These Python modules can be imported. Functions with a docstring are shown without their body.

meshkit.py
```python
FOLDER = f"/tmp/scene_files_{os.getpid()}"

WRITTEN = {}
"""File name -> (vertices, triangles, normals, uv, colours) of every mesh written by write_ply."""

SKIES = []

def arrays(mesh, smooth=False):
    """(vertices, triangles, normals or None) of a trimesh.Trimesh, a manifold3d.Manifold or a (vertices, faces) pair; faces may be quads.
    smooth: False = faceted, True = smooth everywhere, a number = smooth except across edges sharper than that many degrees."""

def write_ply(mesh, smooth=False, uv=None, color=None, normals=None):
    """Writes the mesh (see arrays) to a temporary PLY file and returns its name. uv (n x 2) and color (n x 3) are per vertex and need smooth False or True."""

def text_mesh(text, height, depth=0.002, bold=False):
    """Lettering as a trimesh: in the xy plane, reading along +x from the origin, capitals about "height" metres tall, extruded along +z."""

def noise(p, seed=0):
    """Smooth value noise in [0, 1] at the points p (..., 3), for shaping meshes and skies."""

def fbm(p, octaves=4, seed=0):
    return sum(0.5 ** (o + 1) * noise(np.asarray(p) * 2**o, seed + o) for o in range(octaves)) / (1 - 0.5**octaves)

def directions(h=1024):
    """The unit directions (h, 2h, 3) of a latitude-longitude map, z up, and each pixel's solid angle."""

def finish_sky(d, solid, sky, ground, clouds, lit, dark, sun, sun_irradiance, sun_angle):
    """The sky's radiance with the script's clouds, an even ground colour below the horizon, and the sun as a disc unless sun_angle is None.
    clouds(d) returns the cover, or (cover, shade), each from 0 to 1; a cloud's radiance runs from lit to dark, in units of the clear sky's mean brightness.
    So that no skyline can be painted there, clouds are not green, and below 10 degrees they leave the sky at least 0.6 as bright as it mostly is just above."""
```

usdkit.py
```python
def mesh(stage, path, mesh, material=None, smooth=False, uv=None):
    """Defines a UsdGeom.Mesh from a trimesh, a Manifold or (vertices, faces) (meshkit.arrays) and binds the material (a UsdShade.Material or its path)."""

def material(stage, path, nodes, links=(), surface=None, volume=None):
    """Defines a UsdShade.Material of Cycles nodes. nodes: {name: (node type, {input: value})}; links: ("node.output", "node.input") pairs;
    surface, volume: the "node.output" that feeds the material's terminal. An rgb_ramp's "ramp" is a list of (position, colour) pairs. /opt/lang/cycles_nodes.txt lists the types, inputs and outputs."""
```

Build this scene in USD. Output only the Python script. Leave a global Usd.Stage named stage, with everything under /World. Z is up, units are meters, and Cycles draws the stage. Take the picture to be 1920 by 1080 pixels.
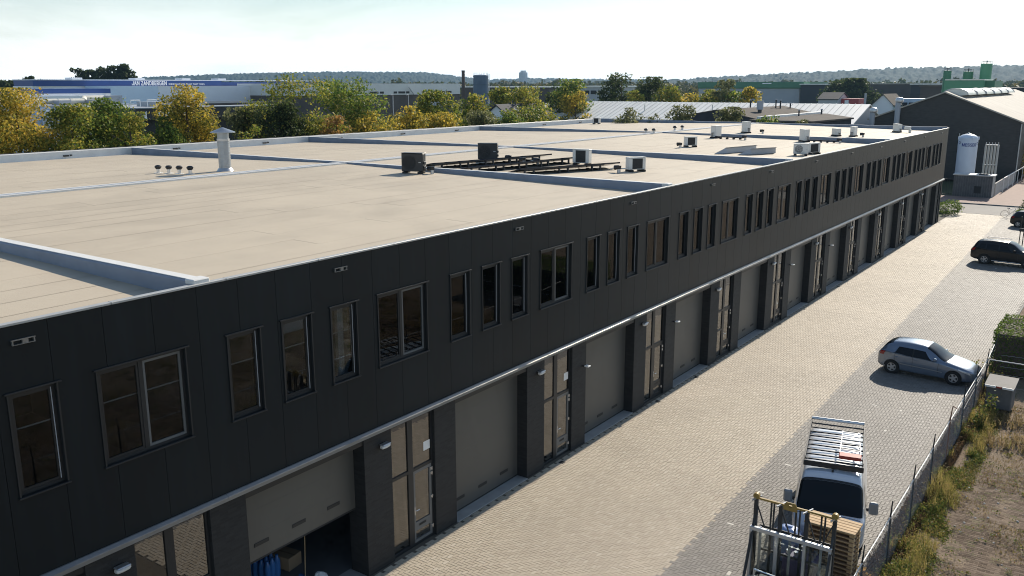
import math, random
import numpy as np
import trimesh, manifold3d
from pxr import Usd, UsdGeom, UsdLux, UsdShade, Gf, Sdf, Vt
import usdkit, meshkit
from shapely.geometry import Polygon, box as sbox
from shapely.ops import unary_union

PI = math.pi
stage = Usd.Stage.CreateInMemory()
UsdGeom.SetStageUpAxis(stage, UsdGeom.Tokens.z)
UsdGeom.SetStageMetersPerUnit(stage, 1.0)
UsdGeom.Xform.Define(stage, '/World')
UsdGeom.Scope.Define(stage, '/World/Looks')

# ------------------------------------------------------------------ camera
CAM_H, FPX, YAW, PITCH, ROLL = 12.5, 1659.18, 0.61805, 0.22538, -0.00101
cam = UsdGeom.Camera.Define(stage, '/World/camera')
fwd = np.array([-math.sin(YAW) * math.cos(PITCH), math.cos(YAW) * math.cos(PITCH), -math.sin(PITCH)])
rgt = np.array([math.cos(YAW), math.sin(YAW), 0.0]); upv = np.cross(rgt, fwd)
cr, sr = math.cos(ROLL), math.sin(ROLL)
rgt, upv = cr * rgt + sr * upv, -sr * rgt + cr * upv
cam.AddTransformOp().Set(Gf.Matrix4d(*rgt, 0, *upv, 0, *(-fwd), 0, 0, 0, CAM_H, 1))
cam.CreateHorizontalApertureAttr(36.0); cam.CreateVerticalApertureAttr(20.25)
cam.CreateFocalLengthAttr(FPX / 1920 * 36.0)
cam.CreateClippingRangeAttr(Gf.Vec2f(0.1, 20000))
cam.CreateExposureAttr(0.34)

# ------------------------------------------------------------------ sun and sky
SUN_EL, SUN_AZ = math.radians(31.0), math.radians(-0.7)        # azimuth from +Y towards +X
sd = np.array([math.sin(SUN_AZ) * math.cos(SUN_EL), math.cos(SUN_AZ) * math.cos(SUN_EL), math.sin(SUN_EL)])
sun = UsdLux.DistantLight.Define(stage, '/World/sun')
sun.CreateNormalizeAttr(True); sun.CreateIntensityAttr(1.25); sun.CreateAngleAttr(0.5); sun.CreateColorAttr(Gf.Vec3f(1.0, 0.91, 0.78))
zx = np.cross([0, 0, 1.0], sd); zx /= np.linalg.norm(zx); zy = np.cross(sd, zx)
sun.AddTransformOp().Set(Gf.Matrix4d(*zx, 0, *zy, 0, *sd, 0, 0, 0, 60, 1))
sky = UsdLux.DomeLight.Define(stage, '/World/sky')
sky.GetPrim().SetCustomDataByKey('kind', 'structure')
skym = usdkit.material(stage, '/World/Looks/sky_air', {
    'st': ('sky_texture', {'sky_type': 'single_scattering', 'sun_disc': False, 'sun_elevation': SUN_EL, 'sun_rotation': SUN_AZ, 'aerosol_density': 0.8, 'air_density': 1.25, 'ozone_density': 1.6}),
    'tc': ('texture_coordinate', {}), 'sx': ('separate_xyz', {}),
    'hz': ('map_range', {'range_type': 'smoothstep', 'from_min': 0.015, 'from_max': 0.125, 'to_min': 0.92, 'to_max': 0.05}),
    'mp': ('mapping', {'scale': (2.0, 1.3, 8.0), 'rotation': (0.08, 0.03, 0.6), 'location': (0.35, 0.2, 0.0)}),
    'n': ('noise_texture', {'scale': 1.7, 'detail': 7, 'roughness': 0.6, 'distortion': 0.6}),
    'r': ('map_range', {'from_min': 0.32, 'from_max': 0.58, 'to_min': 0.42, 'to_max': 1.0, 'clamp': True}),
    'mu': ('math', {'math_type': 'multiply'}),
    'ti': ('mix', {'mix_type': 'multiply', 'fac': 1.0, 'color2': (1.0, 1.15, 1.28)}),
    'mx': ('mix', {'color2': (14.8, 15.1, 15.0)}),
    'bg': ('background_shader', {'strength': 0.072}),
}, [('tc.generated', 'mp.vector'), ('tc.generated', 'sx.vector'), ('sx.z', 'hz.value'), ('mp.vector', 'n.vector'), ('n.fac', 'r.value'), ('hz.result', 'mu.value1'), ('r.result', 'mu.value2'), ('mu.value', 'mx.fac'), ('st.color', 'ti.color1'), ('ti.color', 'mx.color1'), ('mx.color', 'bg.color')], surface='bg.background')
UsdShade.MaterialBindingAPI.Apply(sky.GetPrim()).Bind(skym)

# ------------------------------------------------------------------ materials
MATS = {}
def L(c): return tuple(c) if np.ndim(c) else (c, c, c)
def mat(name, color, rough=0.6, metallic=0.0, var=0.12, scale=1.5, bump=0.0, bscale=40.0, island=0.0, spec=0.5, coat=0.0, coord='position', stretch=None, dirt=0.0, dscale=0.3, dstretch=(1, 1, 1)):
    """principled with colour variation from noise at two scales and (optionally) per piece"""
    nodes = {
        'tc': ('geometry', {}) if coord == 'position' else ('texture_coordinate', {}),
        'mp': ('mapping', {'scale': stretch or (1, 1, 1)}),
        'n': ('noise_texture', {'scale': scale, 'detail': 5, 'roughness': 0.6}),
        'r': ('map_range', {'from_min': 0.25, 'from_max': 0.75, 'to_min': 1 - var, 'to_max': 1 + var}),
        'h': ('hsv', {'color': L(color)}),
        'p': ('principled_bsdf', {'roughness': rough, 'metallic': metallic, 'specular_ior_level': spec, 'coat_weight': coat}),
    }
    links = [('tc.' + coord, 'mp.vector'), ('mp.vector', 'n.vector'), ('n.fac', 'r.value'), ('h.color', 'p.base_color')]
    if island:
        nodes['at'] = ('attribute', {'attribute': 'rnd'})
        nodes['ir'] = ('map_range', {'from_min': 0, 'from_max': 1, 'to_min': 1 - island, 'to_max': 1 + island})
        nodes['mu'] = ('math', {'math_type': 'multiply'})
        links += [('at.fac', 'ir.value'), ('ir.result', 'mu.value1'), ('r.result', 'mu.value2'), ('mu.value', 'h.value')]
    else:
        links.append(('r.result', 'h.value'))
    if bump:
        nodes['bn'] = ('noise_texture', {'scale': bscale, 'detail': 4})
        nodes['b'] = ('bump', {'strength': bump, 'distance': 0.02})
        links += [('mp.vector', 'bn.vector'), ('bn.fac', 'b.height'), ('b.normal', 'p.normal')]
    if dirt:                                                   # stains with a shape of their own: water marks, spills, dust
        nodes['mp2'] = ('mapping', {'scale': dstretch}); nodes['dn'] = ('noise_texture', {'scale': dscale, 'detail': 6, 'roughness': 0.62, 'distortion': 0.6})
        nodes['dr'] = ('map_range', {'from_min': 0.50, 'from_max': 0.72, 'to_min': 1.0, 'to_max': 1 - dirt, 'clamp': True}); nodes['dm'] = ('math', {'math_type': 'multiply'})
        src = [l for l in links if l[1] == 'h.value'][0]; links.remove(src)
        links += [('tc.' + coord, 'mp2.vector'), ('mp2.vector', 'dn.vector'), ('dn.fac', 'dr.value'), (src[0], 'dm.value1'), ('dr.result', 'dm.value2'), ('dm.value', 'h.value')]
    m = usdkit.material(stage, '/World/Looks/' + name, nodes, links, surface='p.BSDF')
    MATS[name] = m
    return m

def leafmat(name, cols, trans=0.48, nscale=0.35):
    """cols: ramp of leaf colours; each leaf picks by island random blended with a slow noise through the crown"""
    nodes = {
        'ge': ('geometry', {}), 'at': ('attribute', {'attribute': 'rnd'}), 'n': ('noise_texture', {'scale': nscale, 'detail': 2}),
        'm': ('mix_float', {'fac': 0.5}), 'rp': ('rgb_ramp', {'ramp': cols}),
        'd': ('principled_bsdf', {'roughness': 0.55, 'specular_ior_level': 0.25}), 't': ('translucent_bsdf', {}), 'mx': ('mix_closure', {'fac': trans}),
    }
    links = [('ge.position', 'n.vector'), ('at.fac', 'm.a'), ('n.fac', 'm.b'), ('m.result', 'rp.fac'), ('rp.color', 'd.base_color'), ('rp.color', 't.color'), ('d.BSDF', 'mx.closure1'), ('t.BSDF', 'mx.closure2')]
    MATS[name] = usdkit.material(stage, '/World/Looks/' + name, nodes, links, surface='mx.closure')
    return MATS[name]

def glassmat(name, tint=(0.55, 0.6, 0.62), ior=1.6, refl=(1, 1, 1), rough=0.0, base=0.0):
    nodes = {'f': ('fresnel', {'IOR': ior}), 'mr': ('map_range', {'from_min': 0, 'from_max': 1, 'to_min': base, 'to_max': 1}), 't': ('transparent_bsdf', {'color': tint}), 'g': ('glossy_bsdf', {'color': refl, 'roughness': rough}), 'm': ('mix_closure', {})}
    MATS[name] = usdkit.material(stage, '/World/Looks/' + name, nodes, [('f.fac', 'mr.value'), ('mr.result', 'm.fac'), ('t.BSDF', 'm.closure1'), ('g.BSDF', 'm.closure2')], surface='m.closure')
    return MATS[name]

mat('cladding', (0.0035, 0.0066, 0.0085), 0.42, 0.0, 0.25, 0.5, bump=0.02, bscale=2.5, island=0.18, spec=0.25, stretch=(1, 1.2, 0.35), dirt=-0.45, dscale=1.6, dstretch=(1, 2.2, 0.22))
mat('frame_dark', (0.009, 0.010, 0.011), 0.45, var=0.05)
mat('frame_grey', (0.11, 0.115, 0.115), 0.4, var=0.05)
mat('ledge_metal', (0.22, 0.22, 0.215), 0.32, 0.55, 0.12, 3)
mat('roof_trim', (0.40, 0.40, 0.39), 0.45, 0.2, 0.1, 3)
mat('roof_felt', (0.465, 0.396, 0.298), 0.72, 0, 0.07, 0.5, bump=0.2, bscale=60, island=0.02, dirt=0.16, dscale=0.16, dstretch=(1.6, 1, 1))
mat('roof_grey', (0.33, 0.355, 0.39), 0.75, 0, 0.10, 1.2, bump=0.1, bscale=30, dirt=0.2, dscale=0.8)
mat('upstand_grey', (0.195, 0.23, 0.29), 0.7, 0, 0.10, 1.2, bump=0.1, bscale=30, dirt=0.2, dscale=0.8)
mat('roof_grey_light', (0.62, 0.62, 0.60), 0.7, 0, 0.08, 2)
mat('door_panel', (0.074, 0.072, 0.065), 0.45, 0, 0.06, 0.8, dirt=0.15, dscale=0.9, dstretch=(1, 1, 0.4))
mat('slot_dark', (0.012, 0.012, 0.012), 0.6)
mat('concrete', (0.33, 0.32, 0.30), 0.85, 0, 0.15, 2, bump=0.2)
mat('inner_wall', (0.26, 0.28, 0.31), 0.9, 0, 0.08, 0.6)
mat('inner_floor', (0.12, 0.12, 0.12), 0.7)
mat('chrome', (0.7, 0.7, 0.7), 0.25, 0.9, 0.05)
mat('galv', (0.33, 0.35, 0.37), 0.38, 0.85, 0.12, 4, bump=0.05, bscale=20)
mat('white_paint', (0.72, 0.72, 0.70), 0.45, 0, 0.06, 2)
mat('offwhite', (0.55, 0.54, 0.50), 0.6, 0, 0.10, 1)
mat('black_plastic', (0.015, 0.015, 0.016), 0.45)
mat('rubber', (0.018, 0.018, 0.018), 0.85)
mat('ac_white', (0.66, 0.65, 0.61), 0.5, 0, 0.05)
mat('ac_black', (0.020, 0.020, 0.021), 0.4)
mat('fin_dark', (0.045, 0.045, 0.045), 0.6)
mat('solar_blue', (0.012, 0.014, 0.022), 0.15, 0, 0.05)
mat('alu', (0.50, 0.51, 0.52), 0.35, 0.8, 0.06)
mat('rust', (0.16, 0.075, 0.04), 0.8, 0, 0.3, 8)
mat('yellow_steel', (0.30, 0.19, 0.045), 0.55, 0, 0.15, 6)
mat('dark_steel', (0.035, 0.036, 0.038), 0.5, 0.3)
mat('wood', (0.50, 0.34, 0.18), 0.75, 0, 0.2, 3, bump=0.15, bscale=25, island=0.15, stretch=(1, 8, 8))
mat('wood_dark', (0.24, 0.15, 0.085), 0.8, 0, 0.25, 3, island=0.2)
mat('blue_bag', (0.24, 0.33, 0.55), 0.35, 0, 0.2, 4, bump=0.4, bscale=12)
mat('purple_crate', (0.12, 0.10, 0.20), 0.55, 0, 0.2, 6)
mat('red_plastic', (0.30, 0.035, 0.02), 0.5)
mat('cardboard', (0.30, 0.21, 0.13), 0.85)
mat('blue_bottle', (0.05, 0.16, 0.40), 0.2)
mat('sticker', (0.75, 0.75, 0.72), 0.6)
mat('lamp_glass', (0.6, 0.6, 0.58), 0.25)
mat('sand_joint', (0.10, 0.085, 0.065), 0.95, 0, 0.2, 3)
mat('asphalt', (0.21, 0.195, 0.175), 0.85, 0, 0.10, 0.4, bump=0.2, bscale=60)
mat('kerb', (0.22, 0.21, 0.19), 0.85, 0, 0.1, 3)
mat('red_paving', (0.25, 0.165, 0.13), 0.85, 0, 0.15, 1.2)
mat('grass_ground', (0.055, 0.07, 0.025), 0.95, 0, 0.35, 0.12, bump=0.3, bscale=3)
mat('dark_wall', (0.055, 0.052, 0.048), 0.85, 0, 0.25, 1.5, bump=0.3, bscale=20, stretch=(1, 1, 3))
mat('shed_roof', (0.40, 0.37, 0.32), 0.8, 0, 0.22, 0.5, stretch=(0.25, 3, 1), spec=0.25)
mat('rooflight', (0.70, 0.68, 0.60), 0.35, 0, 0.06)
mat('white_roof', (0.78, 0.77, 0.72), 0.55, 0, 0.12, 0.35, stretch=(2.5, 0.2, 1), spec=0.35)
mat('brown_roof', (0.115, 0.10, 0.085), 0.9, 0, 0.25, 0.8, spec=0.08)
mat('slate', (0.05, 0.053, 0.06), 0.7, 0, 0.15, 1, spec=0.08)
mat('metal_grey', (0.36, 0.38, 0.41), 0.5, 0.1, 0.06, 0.3)
mat('hall_metal', (0.60, 0.60, 0.585), 0.5, 0.1, 0.05, 0.3)
mat('wall_lightgrey', (0.40, 0.41, 0.43), 0.6, 0, 0.06, 0.2)
mat('wall_white', (0.76, 0.78, 0.82), 0.6, 0, 0.06, 0.1)
mat('wall_iceblue', (0.56, 0.68, 0.82), 0.55, 0, 0.06, 0.1)
mat('sign_blue', (0.018, 0.06, 0.22), 0.45, 0, 0.08, 0.1)
mat('sign_white', (0.9, 0.9, 0.9), 0.5)
mat('wall_black', (0.014, 0.0145, 0.017), 0.5)
mat('wall_brown', (0.085, 0.07, 0.062), 0.85, 0, 0.2, 0.3)
mat('silo_blue', (0.085, 0.13, 0.19), 0.5, 0.2, 0.15, 0.5)
mat('green_sheet', (0.085, 0.27, 0.15), 0.5, 0, 0.08, 0.4)
mat('green_dark', (0.06, 0.19, 0.105), 0.55, 0, 0.1, 0.4)
mat('tank_white', (0.60, 0.66, 0.74), 0.4, 0, 0.04)
mat('text_blue', (0.02, 0.04, 0.22), 0.5)
mat('pipe_cream', (0.60, 0.58, 0.50), 0.5, 0, 0.08, 2)
mat('plaster_red', (0.35, 0.06, 0.06), 0.6)
mat('brick_house', (0.22, 0.12, 0.085), 0.9, 0, 0.2, 2)
mat('car_silver', (0.15, 0.19, 0.25), 0.26, 0.6, 0.03, coat=1.0)
mat('car_black', (0.006, 0.006, 0.007), 0.25, 0.0, 0.03, coat=0.25, spec=0.35)
mat('van_white', (0.58, 0.60, 0.63), 0.3, 0.3, 0.03, coat=0.7)
mat('van_grey', (0.23, 0.24, 0.25), 0.4, 0.2, 0.03)
mat('car_glass', (0.005, 0.006, 0.007), 0.05, 0, 0.0, spec=0.28)
mat('tail_red', (0.25, 0.012, 0.012), 0.15)
mat('head_clear', (0.55, 0.56, 0.58), 0.1, 0.3)
mat('bark', (0.085, 0.065, 0.05), 0.9, 0, 0.25, 6)
mat('weathered_bin', (0.10, 0.10, 0.10), 0.7, 0, 0.25, 3)
mat('wire', (0.40, 0.41, 0.41), 0.45, 0.6)
mat('post_dark', (0.035, 0.038, 0.036), 0.85, spec=0.2)
mat('yellow_plate', (0.55, 0.40, 0.06), 0.5)
glassmat('pane', (0.58, 0.63, 0.66), 1.38)
glassmat('door_pane', (0.50, 0.52, 0.50), 2.5)
glassmat('sheet_glass', (0.75, 0.78, 0.77), 1.5)

# pavers: per-brick tone
def paver(name, ramp, rough=0.70, spec=0.45):
    n = {'at': ('attribute', {'attribute': 'rnd'}), 'ge': ('geometry', {}), 'rp': ('rgb_ramp', {'ramp': ramp}),
         'n1': ('noise_texture', {'scale': 0.22, 'detail': 6, 'roughness': 0.68}), 'mr': ('map_range', {'from_min': 0.3, 'from_max': 0.62, 'to_min': 0.86, 'to_max': 1.03, 'clamp': True}),
         'n2': ('noise_texture', {'scale': 90, 'detail': 3}), 'mr2': ('map_range', {'from_min': 0.2, 'from_max': 0.8, 'to_min': 0.95, 'to_max': 1.04}), 'mu': ('math', {'math_type': 'multiply'}),
         'h': ('hsv', {}), 'p': ('principled_bsdf', {'roughness': rough, 'specular_ior_level': spec})}
    l = [('at.fac', 'rp.fac'), ('ge.position', 'n1.vector'), ('n1.fac', 'mr.value'), ('ge.position', 'n2.vector'), ('n2.fac', 'mr2.value'),
         ('mr.result', 'mu.value1'), ('mr2.result', 'mu.value2'), ('rp.color', 'h.color'), ('mu.value', 'h.value'), ('h.color', 'p.base_color')]
    MATS[name] = usdkit.material(stage, '/World/Looks/' + name, n, l, surface='p.BSDF')
paver('paver_beige', [(0, (0.41, 0.348, 0.262)), (0.5, (0.435, 0.372, 0.284)), (0.92, (0.455, 0.392, 0.303)), (1, (0.48, 0.42, 0.33))])
paver('paver_grey', [(0, (0.195, 0.178, 0.155)), (0.5, (0.218, 0.20, 0.176)), (1, (0.245, 0.227, 0.20))])
paver('old_paver', [(0, (0.10, 0.072, 0.05)), (0.5, (0.175, 0.13, 0.095)), (0.85, (0.225, 0.172, 0.128)), (1, (0.13, 0.12, 0.06))], 0.95, 0.12)
mat('paver_white', (0.55, 0.52, 0.46), 0.8)

# dark brick piers
def brickmat(name, c1, c2, mortar, scale=1.0):
    n = {'ge': ('geometry', {}), 'sx': ('separate_xyz', {}), 'ad': ('math', {'math_type': 'add'}), 'cx': ('combine_xyz', {}),
         'b': ('brick_texture', {'color1': c1, 'color2': c2, 'mortar': mortar, 'scale': scale, 'mortar_size': 0.006, 'brick_width': 0.22, 'row_height': 0.062, 'bias': 0.0}),
         'bu': ('bump', {'strength': 0.35, 'distance': 0.01}), 'p': ('principled_bsdf', {'roughness': 0.7, 'specular_ior_level': 0.4})}
    l = [('ge.position', 'sx.vector'), ('sx.x', 'ad.value1'), ('sx.y', 'ad.value2'), ('ad.value', 'cx.x'), ('sx.z', 'cx.y'), ('cx.vector', 'b.vector'), ('b.color', 'p.base_color'), ('b.fac', 'bu.height'), ('bu.normal', 'p.normal')]
    MATS[name] = usdkit.material(stage, '/World/Looks/' + name, n, l, surface='p.BSDF')
brickmat('pier_brick', (0.0095, 0.0100, 0.0107), (0.019, 0.0195, 0.0205), (0.014, 0.0145, 0.015))

# field soil: dry brown ground with patches of moss and straw
MATS['field_soil'] = usdkit.material(stage, '/World/Looks/field_soil', {
    'ge': ('geometry', {}), 'n1': ('noise_texture', {'scale': 0.45, 'detail': 6, 'roughness': 0.65}), 'r1': ('rgb_ramp', {'ramp': [(0.25, (0.20, 0.145, 0.10)), (0.5, (0.30, 0.23, 0.165)), (0.62, (0.27, 0.215, 0.145)), (0.8, (0.15, 0.15, 0.065))]}),
    'mp': ('mapping', {'scale': (9, 24, 9), 'rotation': (0, 0, 0.3)}), 'n2': ('noise_texture', {'scale': 1.2, 'detail': 6, 'roughness': 0.7}), 'r2': ('map_range', {'from_min': 0.3, 'from_max': 0.7, 'to_min': 0.45, 'to_max': 1.4}),
    'h': ('hsv', {}), 'b': ('bump', {'strength': 0.9, 'distance': 0.08}), 'p': ('principled_bsdf', {'roughness': 0.95, 'specular_ior_level': 0.15})},
    [('ge.position', 'n1.vector'), ('n1.fac', 'r1.fac'), ('ge.position', 'mp.vector'), ('mp.vector', 'n2.vector'), ('n2.fac', 'r2.value'), ('r1.color', 'h.color'), ('r2.result', 'h.value'), ('h.color', 'p.base_color'), ('n2.fac', 'b.height'), ('b.normal', 'p.normal')], surface='p.BSDF')

YEL = [(0.2, (0.0854, 0.1098, 0.0244)), (0.38, (0.2318, 0.2257, 0.0366)), (0.55, (0.5124, 0.3904, 0.0549)), (0.78, (0.68, 0.4636, 0.0793))]
GRN = [(0.2, (0.0549, 0.1037, 0.022)), (0.45, (0.122, 0.1952, 0.0342)), (0.62, (0.244, 0.2806, 0.0488)), (0.82, (0.4392, 0.3538, 0.0732))]
YGR = [(0.2, (0.0671, 0.1098, 0.022)), (0.42, (0.1586, 0.2074, 0.0342)), (0.6, (0.3294, 0.3111, 0.0512)), (0.8, (0.5124, 0.3904, 0.0732))]
DRK = [(0.2, (0.028, 0.045, 0.018)), (0.5, (0.055, 0.08, 0.025)), (0.85, (0.11, 0.125, 0.04))]
OLV = [(0.2, (0.0732, 0.0915, 0.0427)), (0.5, (0.1586, 0.1708, 0.0732)), (0.85, (0.305, 0.2806, 0.122))]
RUS = [(0.2, (0.12, 0.10, 0.03)), (0.5, (0.36, 0.21, 0.06)), (0.85, (0.52, 0.27, 0.10))]
for nm, c in (('leaf_yellow', YEL), ('leaf_green', GRN), ('leaf_yellow_green', YGR), ('leaf_dark', DRK), ('leaf_olive', OLV), ('leaf_rust', RUS)):
    leafmat(nm, c)
leafmat('weed', [(0.22, (0.05, 0.085, 0.02)), (0.42, (0.11, 0.15, 0.03)), (0.56, (0.21, 0.21, 0.05)), (0.66, (0.30, 0.24, 0.07)), (0.80, (0.24, 0.12, 0.05))], nscale=0.8)
leafmat('stalk', [(0.25, (0.14, 0.15, 0.03)), (0.5, (0.34, 0.29, 0.09)), (0.75, (0.42, 0.30, 0.12))], nscale=0.9)
leafmat('straw', [(0.2, (0.18, 0.13, 0.06)), (0.6, (0.36, 0.27, 0.14)), (0.85, (0.20, 0.20, 0.06))], nscale=1.2)
leafmat('weed_dead', [(0.2, (0.045, 0.03, 0.018)), (0.55, (0.11, 0.07, 0.04)), (0.85, (0.12, 0.09, 0.035))], nscale=1.2)
leafmat('hedge_leaf', [(0.2, (0.06, 0.11, 0.02)), (0.6, (0.14, 0.20, 0.04)), (0.9, (0.26, 0.28, 0.07))], nscale=1.0)
leafmat('wood_far', [(0.2, (0.025, 0.038, 0.016)), (0.5, (0.05, 0.065, 0.024)), (0.72, (0.10, 0.09, 0.032)), (0.9, (0.17, 0.12, 0.045))], nscale=0.03)
mat('hill_forest', (0.022, 0.034, 0.024), 0.95, 0, 0.5, 0.02, bump=0.0, spec=0.1)

# ------------------------------------------------------------------ mesh builder and scene graph helpers
CH = None
RT = np.random.default_rng(99)
class MB:
    def __init__(s): s.v, s.f, s.r, s.n = [], [], [], 0
    def add(s, v, f, per=None):
        """per: vertices per piece, each piece gets its own random tone"""
        v = np.asarray(v, float).reshape(-1, 3); f = np.asarray(f, int)
        if f.ndim == 2 and f.shape[1] == 4: f = np.vstack([f[:, [0, 1, 2]], f[:, [0, 2, 3]]])
        s.v.append(v); s.f.append(f + s.n); s.n += len(v)
        s.r.append(np.full(len(v), RT.random()) if per is None else np.repeat(RT.random(len(v) // per), per)); return s
    def tm(s, t): return s.add(t.vertices, t.faces)
    def merge(s, o, M=None):
        for v, f in [o.arr()]:
            if M is not None: v = v @ np.asarray(M)[:3, :3].T + np.asarray(M)[:3, 3]
            s.add(v, f)
        return s
    def arr(s): return np.vstack(s.v), np.vstack(s.f)
    def box(s, x0, x1, y0, y1, z0, z1):
        v = [(x, y, z) for x in (x0, x1) for y in (y0, y1) for z in (z0, z1)]
        return s.add(v, [(0, 1, 3, 2), (4, 6, 7, 5), (0, 4, 5, 1), (2, 3, 7, 6), (0, 2, 6, 4), (1, 5, 7, 3)])
    def cbox(s, x0, x1, y0, y1, z0, z1, b=0.01):
        """box with chamfered edges"""
        global CH
        if CH is None:
            c = np.array([(x, y, z) for x in (-1, 1) for y in (-1, 1) for z in (-1, 1)], float); q = []
            for k in range(3):
                for p in c: a = p * 0.8; a[k] = p[k]; q.append(a)
            q = np.array(q); h = trimesh.convex.convex_hull(q); 
            idx = [int(np.argmin(np.abs(q - p).sum(1))) for p in h.vertices]
            CH = np.array(idx)[h.faces]
        c = np.array([(x, y, z) for x in (0, 1) for y in (0, 1) for z in (0, 1)])
        lo, hi = np.array([x0, y0, z0], float), np.array([x1, y1, z1], float); q = []
        b = min(b, 0.45 * float((hi - lo).min()))
        for k in range(3):
            for p in c:
                a = np.where(p, hi - b, lo + b); a[k] = hi[k] if p[k] else lo[k]; q.append(a)
        return s.add(q, CH)
    def quad(s, a, b, c, d): return s.add([a, b, c, d], [(0, 1, 2, 3)])
    def cyl(s, p0, p1, r0, r1=None, n=10, caps=True):
        p0, p1 = np.asarray(p0, float), np.asarray(p1, float); r1 = r0 if r1 is None else r1
        d = p1 - p0; d /= np.linalg.norm(d); a = np.cross(d, [0, 0, 1.0] if abs(d[2]) < 0.9 else [1.0, 0, 0]); a /= np.linalg.norm(a); b = np.cross(d, a)
        t = np.arange(n) * 2 * PI / n; ring = np.cos(t)[:, None] * a + np.sin(t)[:, None] * b
        v = np.vstack([p0 + ring * r0, p1 + ring * r1]); i = np.arange(n); j = (i + 1) % n
        f = [(i[k], j[k], j[k] + n) for k in range(n)] + [(i[k], j[k] + n, i[k] + n) for k in range(n)]
        if caps:
            v = np.vstack([v, p0, p1]); f += [(j[k], i[k], 2 * n) for k in range(n)] + [(i[k] + n, j[k] + n, 2 * n + 1) for k in range(n)]
        return s.add(v, f)
    def tube(s, pts, r, n=8):
        for a, b in zip(pts[:-1], pts[1:]): s.cyl(a, b, r, n=n)
        return s
    def bar(s, p0, p1, w, h):
        """rectangular bar between points, w sideways, h upwards"""
        p0, p1 = np.asarray(p0, float), np.asarray(p1, float); d = p1 - p0; d /= np.linalg.norm(d)
        a = np.cross(d, [0, 0, 1.0]); a = a / np.linalg.norm(a) if np.linalg.norm(a) > 1e-6 else np.array([1.0, 0, 0]); b = np.cross(a, d)
        v = [p + sx * a * w / 2 + sz * b * h / 2 for p in (p0, p1) for sx in (-1, 1) for sz in (-1, 1)]
        return s.add(v, [(0, 1, 3, 2), (4, 6, 7, 5), (0, 4, 5, 1), (2, 3, 7, 6), (0, 2, 6, 4), (1, 5, 7, 3)])
    def lathe(s, prof, n=16, c=(0, 0, 0), a0=0, a1=2 * PI):
        prof = np.asarray(prof, float); full = abs(a1 - a0 - 2 * PI) < 1e-6; m = n if full else n + 1
        t = a0 + (a1 - a0) * np.arange(m) / n; k = len(prof)
        v = np.stack([np.outer(np.cos(t), prof[:, 0]) + c[0], np.outer(np.sin(t), prof[:, 0]) + c[1], np.tile(prof[:, 1], (m, 1)) + c[2]], -1).reshape(-1, 3); f = []
        for i in range(n):
            j = (i + 1) % m
            for q in range(k - 1): f.append((i * k + q, j * k + q, j * k + q + 1, i * k + q + 1))
        return s.add(v, f)
    def extr(s, poly, z0, z1, fn=None):
        """extrude a shapely polygon along z; fn maps points"""
        for g in getattr(poly, 'geoms', [poly]):
            t = trimesh.creation.extrude_polygon(g, z1 - z0, engine='earcut'); v = np.array(t.vertices); v[:, 2] += z0
            s.add(v if fn is None else fn(v), t.faces)
        return s
    def rot(s, a, c=(0, 0, 0)):
        ca, sa = math.cos(a), math.sin(a); c = np.asarray(c, float); R = np.array([[ca, -sa, 0], [sa, ca, 0], [0, 0, 1]])
        s.v = [(v - c) @ R.T + c for v in s.v]; return s
    def mov(s, d): s.v = [v + np.asarray(d, float) for v in s.v]; return s
    def build(s, name, m, parent=None, smooth=False, kind=None, label=None):
        return put(name, s.arr(), m, parent, smooth, kind, label, np.concatenate(s.r))

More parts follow.
